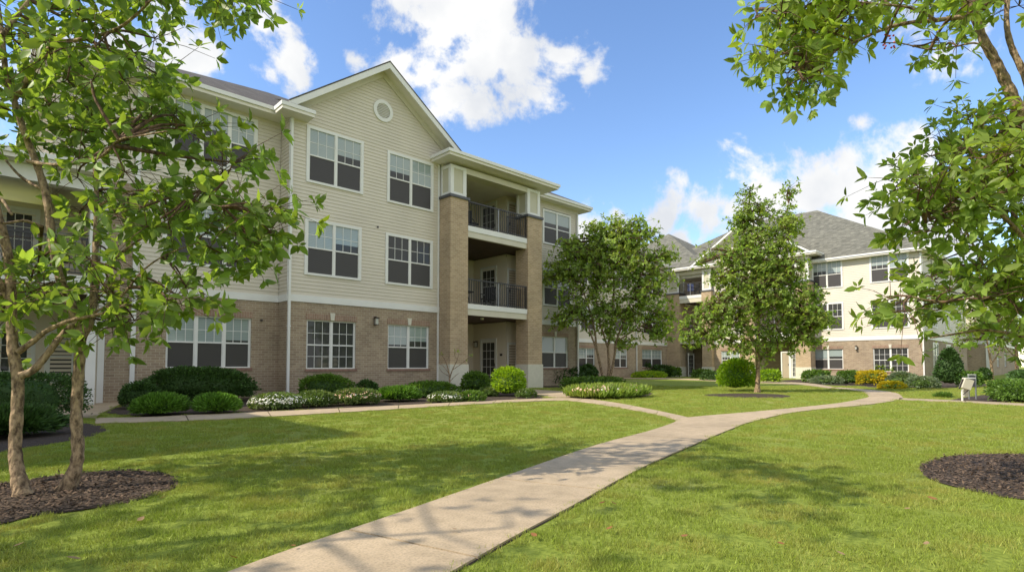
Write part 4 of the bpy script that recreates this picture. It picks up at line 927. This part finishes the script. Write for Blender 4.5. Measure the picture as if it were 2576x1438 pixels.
limbsB = [limb([(160, 1238), (182, 1200), (196, 1140), (192, 1050), (197, 950), (203, 850), (196, 815), (170, 745), (148, 690), (132, 610), (118, 500), (95, 420), (60, 330), (35, 250), (15, 180), (5, 90), (-10, -60), (10, -260), (0, -480)], d2, d2 + .2, .047, .014),
          limb([(203, 850), (228, 800), (236, 740), (240, 640), (243, 500), (238, 400), (250, 320)], d2 + .02, d2 + .7, .04, .01),
          limb([(35, 250), (60, 215), (105, 140), (150, 108), (215, 98), (290, 75), (340, 40), (390, -10), (440, -60)], d2 + .15, d2 - .3, .024, .006),
          limb([(70, 405), (130, 415), (210, 407), (260, 390), (300, 352), (350, 342), (420, 330)], d2 + .1, d2 - .5, .017, .005),
          limb([(243, 520), (280, 500), (320, 482), (400, 480), (470, 500), (560, 520)], d2 + .3, d2 - .1, .015, .004),
          limb([(236, 700), (300, 640), (370, 590), (440, 545), (520, 560), (620, 580)], d2 + .3, d2 + .5, .013, .004),
          limb([(228, 790), (300, 750), (360, 680), (420, 640), (500, 610)], d2, d2 + .3, .012, .004),
          limb([(5, 90), (60, 20), (150, -80), (300, -160), (450, -200)], d2 + .1, d2 + .6, .022, .006),
          limb([(118, 480), (60, 450), (20, 410), (-40, 330)], d2 + .2, d2 + .5, .016, .006),
          limb([(105, 570), (60, 555), (0, 560), (-80, 520)], d2 + .1, d2 - .3, .014, .006),
          limb([(215, 98), (205, 40), (195, -30), (220, -150)], d2, d2 - .3, .012, .005)]
polyB = [[(40, 40), (90, -20), (480, -20), (470, 60), (450, 110), (475, 160), (430, 190), (395, 240), (480, 300), (510, 310), (480, 340), (440, 360), (500, 400), (520, 430), (470, 450), (560, 500), (610, 560), (640, 640), (560, 700), (480, 650), (470, 720), (400, 780), (330, 800), (280, 760), (150, 730), (60, 740), (40, 600), (160, 470), (120, 430), (115, 330)],
         [(545, 400), (590, 400), (600, 450), (550, 460)], [(550, 520), (690, 520), (700, 560), (660, 660), (600, 640)], [(480, -60), (600, -40), (600, 0), (560, 25), (480, 40)], [(-100, -200), (560, -200), (560, -60), (-100, -40)], [(180, 770), (400, 800), (420, 830), (380, 850), (330, 830), (200, 800)], [(40, 690), (130, 700), (120, 770), (60, 780)]]
holesB = [[(0, 340), (110, 340), (105, 435), (0, 435)], [(110, 290), (180, 300), (170, 360), (115, 350)], [(30, 560), (180, 570), (175, 660), (40, 650)]]
limbsB.append(([at(10, -100, d2 + .2), Vector((.35, 5.6, 4.6)), Vector((.1, 5.0, 5.0)), Vector((-.3, 4.2, 5.2))], .02, .006))
aB = [np.array(Vector((-.2, 4.5, 5.1)) + Vector((random.gauss(0, .55), random.gauss(0, .5), random.gauss(0, .3)))) for _ in range(16)] + mask_anchors(polyB, (80, 3, 10, 7, 10, 5, 3), d2 - .3, d2 + .9, holesB, mind=.10)
tree('shade_tree', 'leafy tree with forked pale trunk, right one of the pair in the left mulch bed', limbsB, aB, 'leafL', .116, .06, per=9, spread=.17)
# --- tree outside the left edge whose crown shades the path
t0 = Vector((-5.2, 6.0, 0)); R_ = random.Random(5)
lm = [([t0, t0 + Vector((.1, .05, 1.2)), t0 + Vector((.3, -.1, 2.6)), t0 + Vector((.5, 0, 4.2)), t0 + Vector((.6, .1, 6.0))], .1, .03)]
an = []
for q in range(9):
    a = q * 2.4; z = 2.4 + q * .36; e = t0 + Vector((.4 + 2.0 * math.cos(a), 2.0 * math.sin(a), z + 1.0)); lm.append(([t0 + Vector((.35, -.05, z)), t0 + Vector((.4 + math.cos(a), math.sin(a), z + .65)), e], .04, .012))
while len(an) < 40:
    v = Vector((R_.uniform(-1, 1), R_.uniform(-1, 1), R_.uniform(-1, 1)))
    if .25 < v.length < 1: an.append(np.array(t0 + Vector((.5 + v.x * 2.1, v.y * 2.0, 4.6 + v.z * 1.5))))
tree('shade_tree', 'broad tree just beyond the left edge casting dappled shade over the path', lm, an, 'leafL', .13, .066, per=7, spread=.24)
# --- right tree
dr = 4.7; RT = g(2640, 1200)
lr = [limb([(2665, 1205), (2668, 1050), (2655, 850), (2640, 600), (2625, 450), (2590, 330), (2560, 270), (2532, 211), (2501, 148), (2473, 98), (2450, 39), (2420, -20), (2390, -140)], 4.9, dr, .07, .024),
      limb([(2625, 450), (2610, 300), (2576, 187), (2544, 117), (2532, 50), (2540, -60), (2560, -250)], 4.85, dr + .3, .035, .014),
      limb([(2450, 39), (2356, 51), (2278, 59), (2216, 76), (2153, 105), (2118, 117), (2083, 148), (2050, 195)], dr, dr + .15, .022, .006),
      limb([(2356, 51), (2290, 20), (2200, 10), (2100, 0), (1990, -10), (1900, 0)], dr, dr + .1, .012, .004),
      limb([(2153, 105), (2100, 85), (2030, 60), (1960, 40), (1900, 22)], dr + .1, dr, .01, .004),
      limb([(2500, 148), (2460, 110), (2400, 118), (2340, 125), (2270, 110), (2216, 108)], dr, dr - .1, .010, .004),
      limb([(2640, 600), (2580, 420), (2516, 355), (2440, 380), (2388, 400), (2317, 445), (2250, 480)], 4.85, dr - .1, .022, .005),
      limb([(2650, 760), (2600, 640), (2540, 560), (2460, 500), (2400, 520), (2330, 560)], 4.9, dr - .3, .026, .005),
      limb([(2652, 800), (2590, 740), (2500, 700), (2440, 600), (2380, 470)], 4.9, dr + .2, .022, .005),
      limb([(2655, 850), (2560, 780), (2450, 740), (2370, 760), (2290, 745)], 4.9, dr - .3, .022, .005),
      limb([(2658, 900), (2580, 850), (2480, 830), (2400, 840), (2340, 850)], 4.9, dr - .2, .018, .005)]
pr = [[(1850, -30), (2250, -30), (2200, 40), (2110, 90), (2060, 160), (2100, 200), (2050, 225), (1980, 220), (1900, 190), (1905, 160), (1960, 130), (1900, 90), (1860, 20)],
      [(2250, -30), (2576, -30), (2576, 60), (2480, 50), (2440, 20), (2330, 30)],
      [(2600, 240), (2520, 270), (2440, 300), (2360, 320), (2370, 370), (2300, 420), (2230, 440), (2190, 470), (2200, 500), (2280, 560), (2350, 620), (2380, 680), (2280, 720), (2220, 745), (2300, 800), (2350, 830), (2420, 850), (2480, 860), (2600, 860)],
      [(1900, -500), (2900, -600), (2900, -40), (1850, -60)], [(2600, 200), (3000, 0), (3050, 900), (2600, 860)], [(2300, 90), (2440, 110), (2430, 130), (2300, 120)]]
ar = mask_anchors(pr, (46, 11, 92, 30, 36, 3), dr - .6, dr + .7, mind=.10)
rt = tree('shade_tree', 'leafy tree arching in from the right edge over the right mulch bed', lr, ar, 'leafR', .108, .05, per=8, spread=.135, k=6, base=(RT[0], RT[1], 0))
mb = MB()
for q in range(14):
    p = at(2238 + random.uniform(-16, 16), 105 + random.uniform(-18, 18), dr + .05 + random.uniform(-.05, .05))
    for (e0, e1) in ((-.4, .4),):
        mb.tube([p - Vector((0, 0, .008)), p - Vector((0, 0, .004)), p + Vector((0, 0, .004)), p + Vector((0, 0, .008))], [.003, .008, .008, .003], 7)
mb.build('berries', M['redberry'], rt)

def lawn_tree(name, label, px, base, blobs, stems, n_anch, D, leaf, r0=.09, per=9, spread=.3, group=None, dens_depth=1.0):
    """crown built from overlapping blobs (px, py, radius px) at distance D"""
    b = g(px, base); D = depth(*b); an = []
    wts = [bb[2] ** 1.6 for bb in blobs]
    while len(an) < n_anch:
        bb = random.choices(blobs, wts)[0]; c = at(bb[0], bb[1], D); r = bb[2] / F * D; v = rdir(1)[0] * random.random() ** .45 * r * .9
        an.append(np.array(c) + v * np.array([1, 1, (bb[3] if len(bb) > 3 else 1)]))
    limbs = []
    for s in stems: limbs.append(([at(p[0], p[1], D + (p[2] if len(p) > 2 else 0)) for p in s[0]], s[1], s[2]))
    return tree(name, label, limbs, an, 'leafT', leaf, leaf * .55, per=per, spread=spread, k=5, twig_r=.011, base=(b[0], b[1], 0), group=group, tilt=(.3, 1.5))
lawn_tree('lawn_tree', 'multi-stem round-crowned lawn tree rising behind the daylily patch', 1526, 972,
          [(1530, 700, 95), (1470, 650, 70), (1590, 650, 75), (1540, 610, 60), (1500, 590, 40), (1590, 590, 38), (1640, 640, 36), (1430, 710, 50), (1405, 680, 28), (1625, 740, 60), (1660, 690, 25), (1445, 780, 45), (1410, 800, 18), (1530, 790, 70), (1610, 800, 55), (1665, 790, 26), (1560, 850, 30), (1655, 835, 25), (1545, 565, 18), (1600, 560, 16), (1640, 590, 14), (1385, 700, 16), (1675, 645, 14), (1440, 620, 20), (1500, 572, 10), (1548, 552, 8), (1606, 548, 8), (1643, 580, 9), (1425, 650, 12), (1390, 665, 8), (1684, 700, 9), (1690, 800, 8)],
          [([(1522, 972), (1510, 920), (1500, 870), (1496, 830), (1480, 770), (1455, 700)], .07, .025), ([(1526, 972), (1532, 920), (1530, 870), (1540, 800), (1545, 700), (1540, 600, .3)], .075, .02), ([(1530, 970), (1545, 900), (1550, 860), (1572, 800), (1600, 720), (1630, 660)], .065, .02), ([(1505, 890), (1490, 850), (1478, 820), (1450, 780)], .05, .02), ([(1531, 880), (1515, 830), (1500, 780), (1510, 650)], .05, .02), ([(1550, 860), (1580, 840), (1620, 815), (1650, 790)], .04, .015)],
          470, 27, .17, per=8, spread=.22)
lawn_tree('lawn_tree', 'tall tapering lawn tree with one straight trunk in the small mulch circle', 1905, 987,
          [(1905, 720, 80), (1880, 650, 62), (1945, 660, 66), (1895, 590, 48), (1950, 590, 48), (1880, 530, 24), (1988, 560, 28), (1883, 495, 12), (1985, 520, 14), (1984, 490, 9), (1830, 700, 42), (1800, 690, 22), (1840, 640, 30), (1815, 650, 18), (1985, 690, 50), (1960, 760, 70), (1850, 780, 70), (1790, 790, 42), (1750, 800, 22), (1735, 815, 12), (1780, 840, 40), (1740, 848, 16), (2010, 770, 50), (2040, 800, 36), (2065, 805, 16), (2000, 840, 50), (1850, 850, 55), (1920, 860, 50), (2040, 740, 24), (2030, 840, 30), (1860, 560, 22), (1930, 540, 20), (1882, 478, 7), (1985, 478, 6), (1915, 520, 9), (1770, 660, 9), (1790, 625, 8), (2035, 700, 8), (2078, 800, 7), (2055, 860, 8), (1722, 830, 8)],
          [([(1905, 990), (1907, 930), (1906, 880), (1908, 800), (1905, 700), (1900, 600), (1885, 500)], .085, .02), ([(1906, 885), (1880, 830), (1840, 780), (1800, 740)], .05, .015), ([(1907, 870), (1950, 820), (1990, 770), (2030, 740)], .05, .015), ([(1908, 800), (1940, 700), (1960, 620), (1984, 510)], .05, .012), ([(1906, 760), (1870, 690), (1840, 640)], .04, .012), ([(1907, 900), (1960, 870), (2010, 840)], .04, .012), ([(1906, 890), (1850, 860), (1780, 840)], .04, .012)],
          640, 20, .13, per=8, spread=.17)
lawn_tree('background_tree', 'small leafy tree behind the right hedge, left of the two there', 2494, 958, [(2470, 830, 50), (2440, 850, 28), (2500, 800, 55), (2500, 860, 30)], [([(2496, 962), (2494, 920), (2488, 885), (2480, 840)], .1, .03), ([(2494, 915), (2510, 890), (2520, 850)], .05, .02)], 60, 30, .15, spread=.4)
lawn_tree('background_tree', 'small leafy tree behind the right hedge, right of the two there', 2556, 958, [(2560, 820, 60), (2600, 840, 50), (2540, 860, 30)], [([(2557, 962), (2558, 920), (2556, 880), (2560, 830)], .12, .04), ([(2557, 900), (2535, 878), (2520, 850)], .04, .02)], 60, 30, .15, spread=.4)
bt = lawn_tree('background_tree', 'full leafy tree behind the viewpoint, mirrored in the gable windows', 1526, 972, [(1530, 760, 130), (1430, 740, 90), (1640, 740, 90), (1530, 640, 90), (1480, 850, 70), (1600, 850, 70)], [([(1526, 972), (1530, 860), (1530, 700)], .2, .06)], 170, 27, .32, spread=.6)
BT = [(3, -13, 0, 'leafy tree behind the viewpoint, nearest the left end of the lawn'), (14, -15, 1, 'leafy tree behind the viewpoint opposite the gable'), (25, -14, 2, 'leafy tree behind the viewpoint opposite the balcony tower'), (36, -16, 3, 'leafy tree behind the viewpoint opposite the far wing'), (-8, -12, 4, 'leafy tree behind the viewpoint at the far left')]
for q, (x, y, a, lab) in enumerate(BT):
    if q == 0: o = bt
    else:
        o = bt.copy(); COL.objects.link(o)
        for ch in list(bt.children):
            c_ = ch.copy(); COL.objects.link(c_); c_.parent = o
            for gch in ch.children: e_ = gch.copy(); COL.objects.link(e_); e_.parent = c_
    o.location = (x, y, 0); o.rotation_euler = (0, 0, a); o['label'] = lab; o['group'] = 'trees behind the viewpoint'
# bare sapling by the near pillar
sb_ = g(1131, 993); D = depth(*sb_)
rt = empty('bare_sapling', (sb_[0], sb_[1], 0), 'thin nearly bare sapling in front of the left brick pillar', 'tree')
mb = MB()
for pts, r in (([(1131, 994), (1131, 955), (1129, 935), (1120, 905), (1108, 888)], .035), ([(1130, 955), (1138, 930), (1150, 905), (1155, 885)], .025), ([(1129, 938), (1115, 920), (1105, 915)], .015), ([(1138, 930), (1160, 915), (1178, 900), (1190, 893)], .015), ([(1131, 960), (1145, 945), (1155, 938)], .015), ([(1122, 912), (1130, 895), (1128, 882)], .012), ([(1129, 945), (1112, 935), (1104, 922)], .012), ([(1150, 905), (1143, 890), (1146, 880)], .01)):
    P = smooth_path([at(a, b, D) for a, b in pts], 3); mb.tube(P, [r * (1 - .75 * i / len(P)) for i in range(len(P))], 6)
mb.build('trunk', M['bark'], rt, smooth=True)
C_ = np.array([at(*p, D) for p in ((1155, 884), (1186, 895), (1146, 882), (1108, 890), (1172, 903))]); V, T = whorl_leaves(C_, rdir(5), 4, .09, .05); np_mesh('leaves', V, T, M['leafT'], rt)

# =================================================================== slanted box on a post
pb = g(2421, 1009); D = depth(*pb); RX = Vector((UX, -UY, 0)); FY_ = Vector((UY, UX, 0)); O = Vector((pb[0], pb[1], 0)); sc_ = D / F
root = empty('post_box', (pb[0], pb[1], 0), 'small pale slanted box on a white post with a brace, left of the right-edge hedge', 'post box')
def obox(name, m, c, ax, ay, az, parent):
    mb = MB(); c = Vector(c); mb.add([c + sx * ax + sy * ay + sz * az for sz in (-1, 1) for (sx, sy) in ((-1, -1), (1, -1), (1, 1), (-1, 1))], [(0, 3, 2, 1), (4, 5, 6, 7), (0, 1, 5, 4), (1, 2, 6, 5), (2, 3, 7, 6), (3, 0, 4, 7)]); return mb.build(name, m, parent)
pz = lambda py: 1 + (HZ - py) * sc_
obox('post', M['trim'], O + Vector((0, 0, pz(978) / 2)), RX * .013, FY_ * .02, Vector((0, 0, pz(978) / 2)), root)
up = Vector((0, 0, 1)); tilt = (up * .9 + RX * .38).normalized(); sd = (RX * .9 - up * .3).normalized()
bx_ = obox('box_body', M['creamtrim'], O + RX * .13 + up * pz(965), sd * .12, FY_ * .06, tilt * .14, root)
obox('lid', M['trim'], O + RX * .2 + up * (pz(965) + .16), RX * .13, FY_ * .07, up * .012, root); obox('side_rail', M['bronze'], O + RX * -.02 + up * (pz(965) + .0), RX * .008, FY_ * .02, tilt * .15, root)
mb = MB(); mb.tube([O + up * .16, O + RX * .2 + up * pz(978)], [.012, .012], 6); mb.build('brace', M['bronze'], root); obox('lower_panel', M['stucco'], O + RX * .19 + FY_ * .1 + up * pz(986), RX * .06, FY_ * .02, up * .12, root)
o2 = at(2446, 980, D + .9); o2.z = 0
r2 = empty('framed_board', (o2.x, o2.y, 0), 'grey board in a pale metal frame standing behind the slanted post box', 'board')
obox('board', M['cap'], o2 + up * .52, RX * .09, FY_ * .01, up * .16, r2); obox('frame', M['trim'], o2 + up * .715, RX * .11, FY_ * .02, up * .01, r2); obox('leg', M['railgrey'], o2 - RX * .1 + up * .35, RX * .009, FY_ * .02, up * .35, r2); obox('leg', M['railgrey'], o2 + RX * .1 + up * .35, RX * .009, FY_ * .02, up * .35, r2)

# =================================================================== fallen leaves
FLV = [((1506, 1277), 'orange fallen leaf on the right lawn edge, left of the middle', .05, 'dryleaf'), ((1351, 1363), 'brown fallen leaf on the grass right of the near path', .05, 'dryleaf'), ((1552, 1280), 'rusty fallen leaf in the shaded grass right of the path', .05, 'dryleaf'),
       ((1524, 1345), 'dark orange curled leaf on the grass right of the path', .045, 'dryleaf'), ((2360, 1268), 'largest orange fallen leaf below the right mulch bed', .07, 'dryleaf'), ((2330, 1385), 'pale tan fallen leaf low in the right lawn', .05, 'straw'), ((2275, 1291), 'small peach fallen leaf left of the big orange one', .04, 'straw'),
       ((2232, 1276), 'pale straw sliver on the lawn left of the right mulch bed', .05, 'straw'), ((1975, 1383), 'reddish fallen leaf at the bottom of the right lawn', .04, 'dryleaf'), ((1712, 1363), 'brown fallen leaf between the path and the lower right lawn', .045, 'dryleaf'), ((2128, 1412), 'tan fallen leaf near the bottom edge of the right lawn', .045, 'straw'),
       ((345, 1323), 'tan fallen leaf on the shaded left lawn', .055, 'straw'), ((205, 1420), 'pinkish dry leaf at the bottom left corner lawn', .07, 'straw'), ((400, 1265), 'orange-brown leaf just right of the left mulch bed', .05, 'dryleaf'), ((1150, 1344), 'tiny dark leaf lying on the near path', .035, 'dryleaf'), ((1268, 1216), 'small dark red leaf at the left edge of the path', .03, 'dryleaf'),
       ((2630, 1260), 'orange leaf on the right mulch bed edge', .05, 'dryleaf'), ((30, 1390), 'tan leaf at the far lower left of the lawn', .05, 'straw'), ((745, 1386), 'dark curled leaf at the path joint', .035, 'dryleaf'), ((600, 1420), 'rust leaf where the left lawn meets the path bottom', .05, 'dryleaf'), ((2630, 1300), 'brown leaf below the right mulch bed by the frame edge', .05, 'dryleaf')]
for (p, lab, s, m) in FLV:
    q = g(*p); a = random.uniform(0, 6.28); n1 = np.array([[q[0], q[1], .035]]); A = np.array([[math.cos(a), math.sin(a), random.uniform(-.1, .2)]]); Nn = np.array([[random.uniform(-.4, .4), random.uniform(-.4, .4), 1.0]])
    V, T = leaves(n1, A, Nn, np.array([s * 1.0]), np.array([s * .65]), -.25); o = np_mesh('fallen_leaf', V, T, M[m]); off = Vector((q[0], q[1], .03)); o.data.transform(__import__('mathutils').Matrix.Translation(-off)); o.location = off
    tag(o, lab, 'leaf', 'fallen leaves on lawn and path')

# =================================================================== sky, sun, camera
SUN = Vector((-1, .45, .95)).normalized(); EL = math.asin(SUN.z); ROT = math.atan2(SUN.x, SUN.y)
w = bpy.data.worlds.new('World'); sc.world = w; w.use_nodes = True; nt = w.node_tree; nt.nodes.clear()
out = N(nt, 'ShaderNodeOutputWorld'); bg = N(nt, 'ShaderNodeBackground'); sky = N(nt, 'ShaderNodeTexSky'); sky.sky_type = 'NISHITA'; sky.sun_disc = False; sky.sun_elevation = EL; sky.sun_rotation = ROT
sky.air_density = 1.0; sky.dust_density = .3; sky.ozone_density = 1.5
tc = N(nt, 'ShaderNodeTexCoord'); bg.inputs[1].default_value = .15
# clouds: soft blobs fixed in direction, broken up by noise
CL = [(1010, -40, 120, 1), (1130, 10, 120, 1), (1240, 60, 130, 1), (1330, 120, 110, 1), (1420, 150, 95, 1), (1480, 185, 65, 1), (1200, 130, 70, .9), (1300, 175, 60, .9), (1380, 205, 45, .8), (660, 40, 70, .85), (720, 70, 50, .8), (800, 20, 70, .6), (740, 170, 75, .95), (790, 160, 45, .9), (690, 185, 40, .8),
      (900, 150, 50, .8), (990, 160, 70, .85), (1060, 180, 50, .8), (1120, 250, 60, .85), (1190, 270, 60, .8), (470, 150, 70, .9), (420, 60, 90, .9), (300, 100, 120, .8), (200, 200, 110, .8), (560, 260, 30, .4),
      (1500, 595, 66, 0.87), (1580, 575, 75, 0.87), (1670, 555, 84, 0.92), (1760, 535, 84, 0.92), (1700, 615, 84, 0.87), (1850, 595, 84, 0.87), (1830, 525, 56, 0.77), (1950, 535, 75, 0.92), (2050, 495, 84, 0.97), (2000, 595, 94, 0.97), (2130, 485, 94, 0.97), (2180, 535, 113, 0.97), (2280, 465, 103, 0.97), (2260, 575, 103, 0.97), (2380, 535, 122, 0.97), (2480, 515, 122, 0.97), (2560, 455, 113, 0.97), (2165, 310, 22, .55),
      (2350, 140, 60, .5), (2500, 110, 70, .6), (2300, 20, 90, .6), (2250, -50, 120, .7), (-200, 300, 200, .9), (-500, 600, 250, .9), (2900, 500, 250, .9)]
nz = N(nt, 'ShaderNodeTexNoise', Scale=6.5, Detail=10.0, Roughness=.6); L(nt, tc.outputs['Generated'], nz.inputs['Vector']); nz.inputs['Distortion'].default_value = .35
acc = None
CLD = []
for (x, y, r, s) in CL:
    v = at(x, y, 1.0) - Vector((0, 0, 1)); CLD.append((v.normalized(), r / F / v.length * 1.9, s))
# unseen bright clouds added behind the viewpoint as fill light for the shaded facade
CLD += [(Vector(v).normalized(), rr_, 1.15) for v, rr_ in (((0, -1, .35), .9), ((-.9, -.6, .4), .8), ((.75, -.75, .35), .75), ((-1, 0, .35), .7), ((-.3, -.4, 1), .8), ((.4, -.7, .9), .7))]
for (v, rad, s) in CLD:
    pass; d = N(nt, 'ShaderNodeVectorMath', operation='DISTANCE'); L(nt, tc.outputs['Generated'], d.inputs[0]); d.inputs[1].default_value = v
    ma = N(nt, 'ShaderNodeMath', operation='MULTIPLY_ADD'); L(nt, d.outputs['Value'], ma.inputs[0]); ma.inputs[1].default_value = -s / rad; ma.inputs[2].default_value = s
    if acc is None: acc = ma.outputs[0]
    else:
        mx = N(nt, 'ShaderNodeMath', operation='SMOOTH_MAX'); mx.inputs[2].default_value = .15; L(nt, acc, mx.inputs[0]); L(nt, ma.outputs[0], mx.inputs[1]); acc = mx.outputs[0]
ad = N(nt, 'ShaderNodeMath', operation='MULTIPLY_ADD'); nz3 = N(nt, 'ShaderNodeTexNoise', Scale=20.0, Detail=8.0, Roughness=.62); L(nt, tc.outputs['Generated'], nz3.inputs['Vector'])
nmx = N(nt, 'ShaderNodeMath', operation='MULTIPLY_ADD'); L(nt, nz3.outputs[0], nmx.inputs[0]); nmx.inputs[1].default_value = .45; L(nt, nz.outputs[0], nmx.inputs[2])
L(nt, nmx.outputs[0], ad.inputs[0]); ad.inputs[1].default_value = 2.3; L(nt, acc, ad.inputs[2])
cr = ramp(nt, ad.outputs[0], [(.0, (0, 0, 0)), (1, (1, 1, 1))])
mr = N(nt, 'ShaderNodeMapRange'); L(nt, ad.outputs[0], mr.inputs[0]); mr.inputs[1].default_value = 1.98; mr.inputs[2].default_value = 2.34; mr.interpolation_type = 'SMOOTHSTEP'
nz2 = N(nt, 'ShaderNodeTexNoise', Scale=7.0, Detail=6.0); L(nt, tc.outputs['Generated'], nz2.inputs['Vector'])
cc = ramp(nt, nz2.outputs[0], [(.35, (.74, .77, .82)), (.60, (1.0, 1.0, .99))]); sv = N(nt, 'ShaderNodeVectorMath', operation='SCALE'); L(nt, cc.outputs[0], sv.inputs[0]); sv.inputs['Scale'].default_value = 3.3
hs = N(nt, 'ShaderNodeHueSaturation', Saturation=1.12, Value=.84, Hue=.505); L(nt, sky.outputs[0], hs.inputs['Color'])
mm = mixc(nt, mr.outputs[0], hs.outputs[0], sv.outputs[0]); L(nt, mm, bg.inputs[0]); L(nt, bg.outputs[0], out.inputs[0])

sl = bpy.data.lights.new('sun', 'SUN'); sl.energy = 2.4; sl.angle = R(.5); sl.color = (1.0, .89, .72); so = bpy.data.objects.new('sun', sl); COL.objects.link(so); so.rotation_euler = (-SUN).to_track_quat('-Z', 'Y').to_euler(); so.location = (-20, 10, 30)
cam = bpy.data.cameras.new('camera'); cam.sensor_width = 36; cam.lens = 36 * F / 2576; cam.shift_y = (PPY - 719) / 2576; cam.clip_end = 2000; cam.clip_start = .05
co = bpy.data.objects.new('camera', cam); COL.objects.link(co); co.location = (0, 0, 1); co.rotation_euler = (R(90) + TH, 0, -math.atan2(UY, UX)); sc.camera = co
sc.view_settings.view_transform = 'Standard'; sc.view_settings.look = 'None'; sc.view_settings.gamma = 1; sc.view_settings.exposure = 1.08
sc.cycles.max_bounces = 8; sc.cycles.diffuse_bounces = 5; sc.cycles.transparent_max_bounces = 6; sc.cycles.use_denoising = True
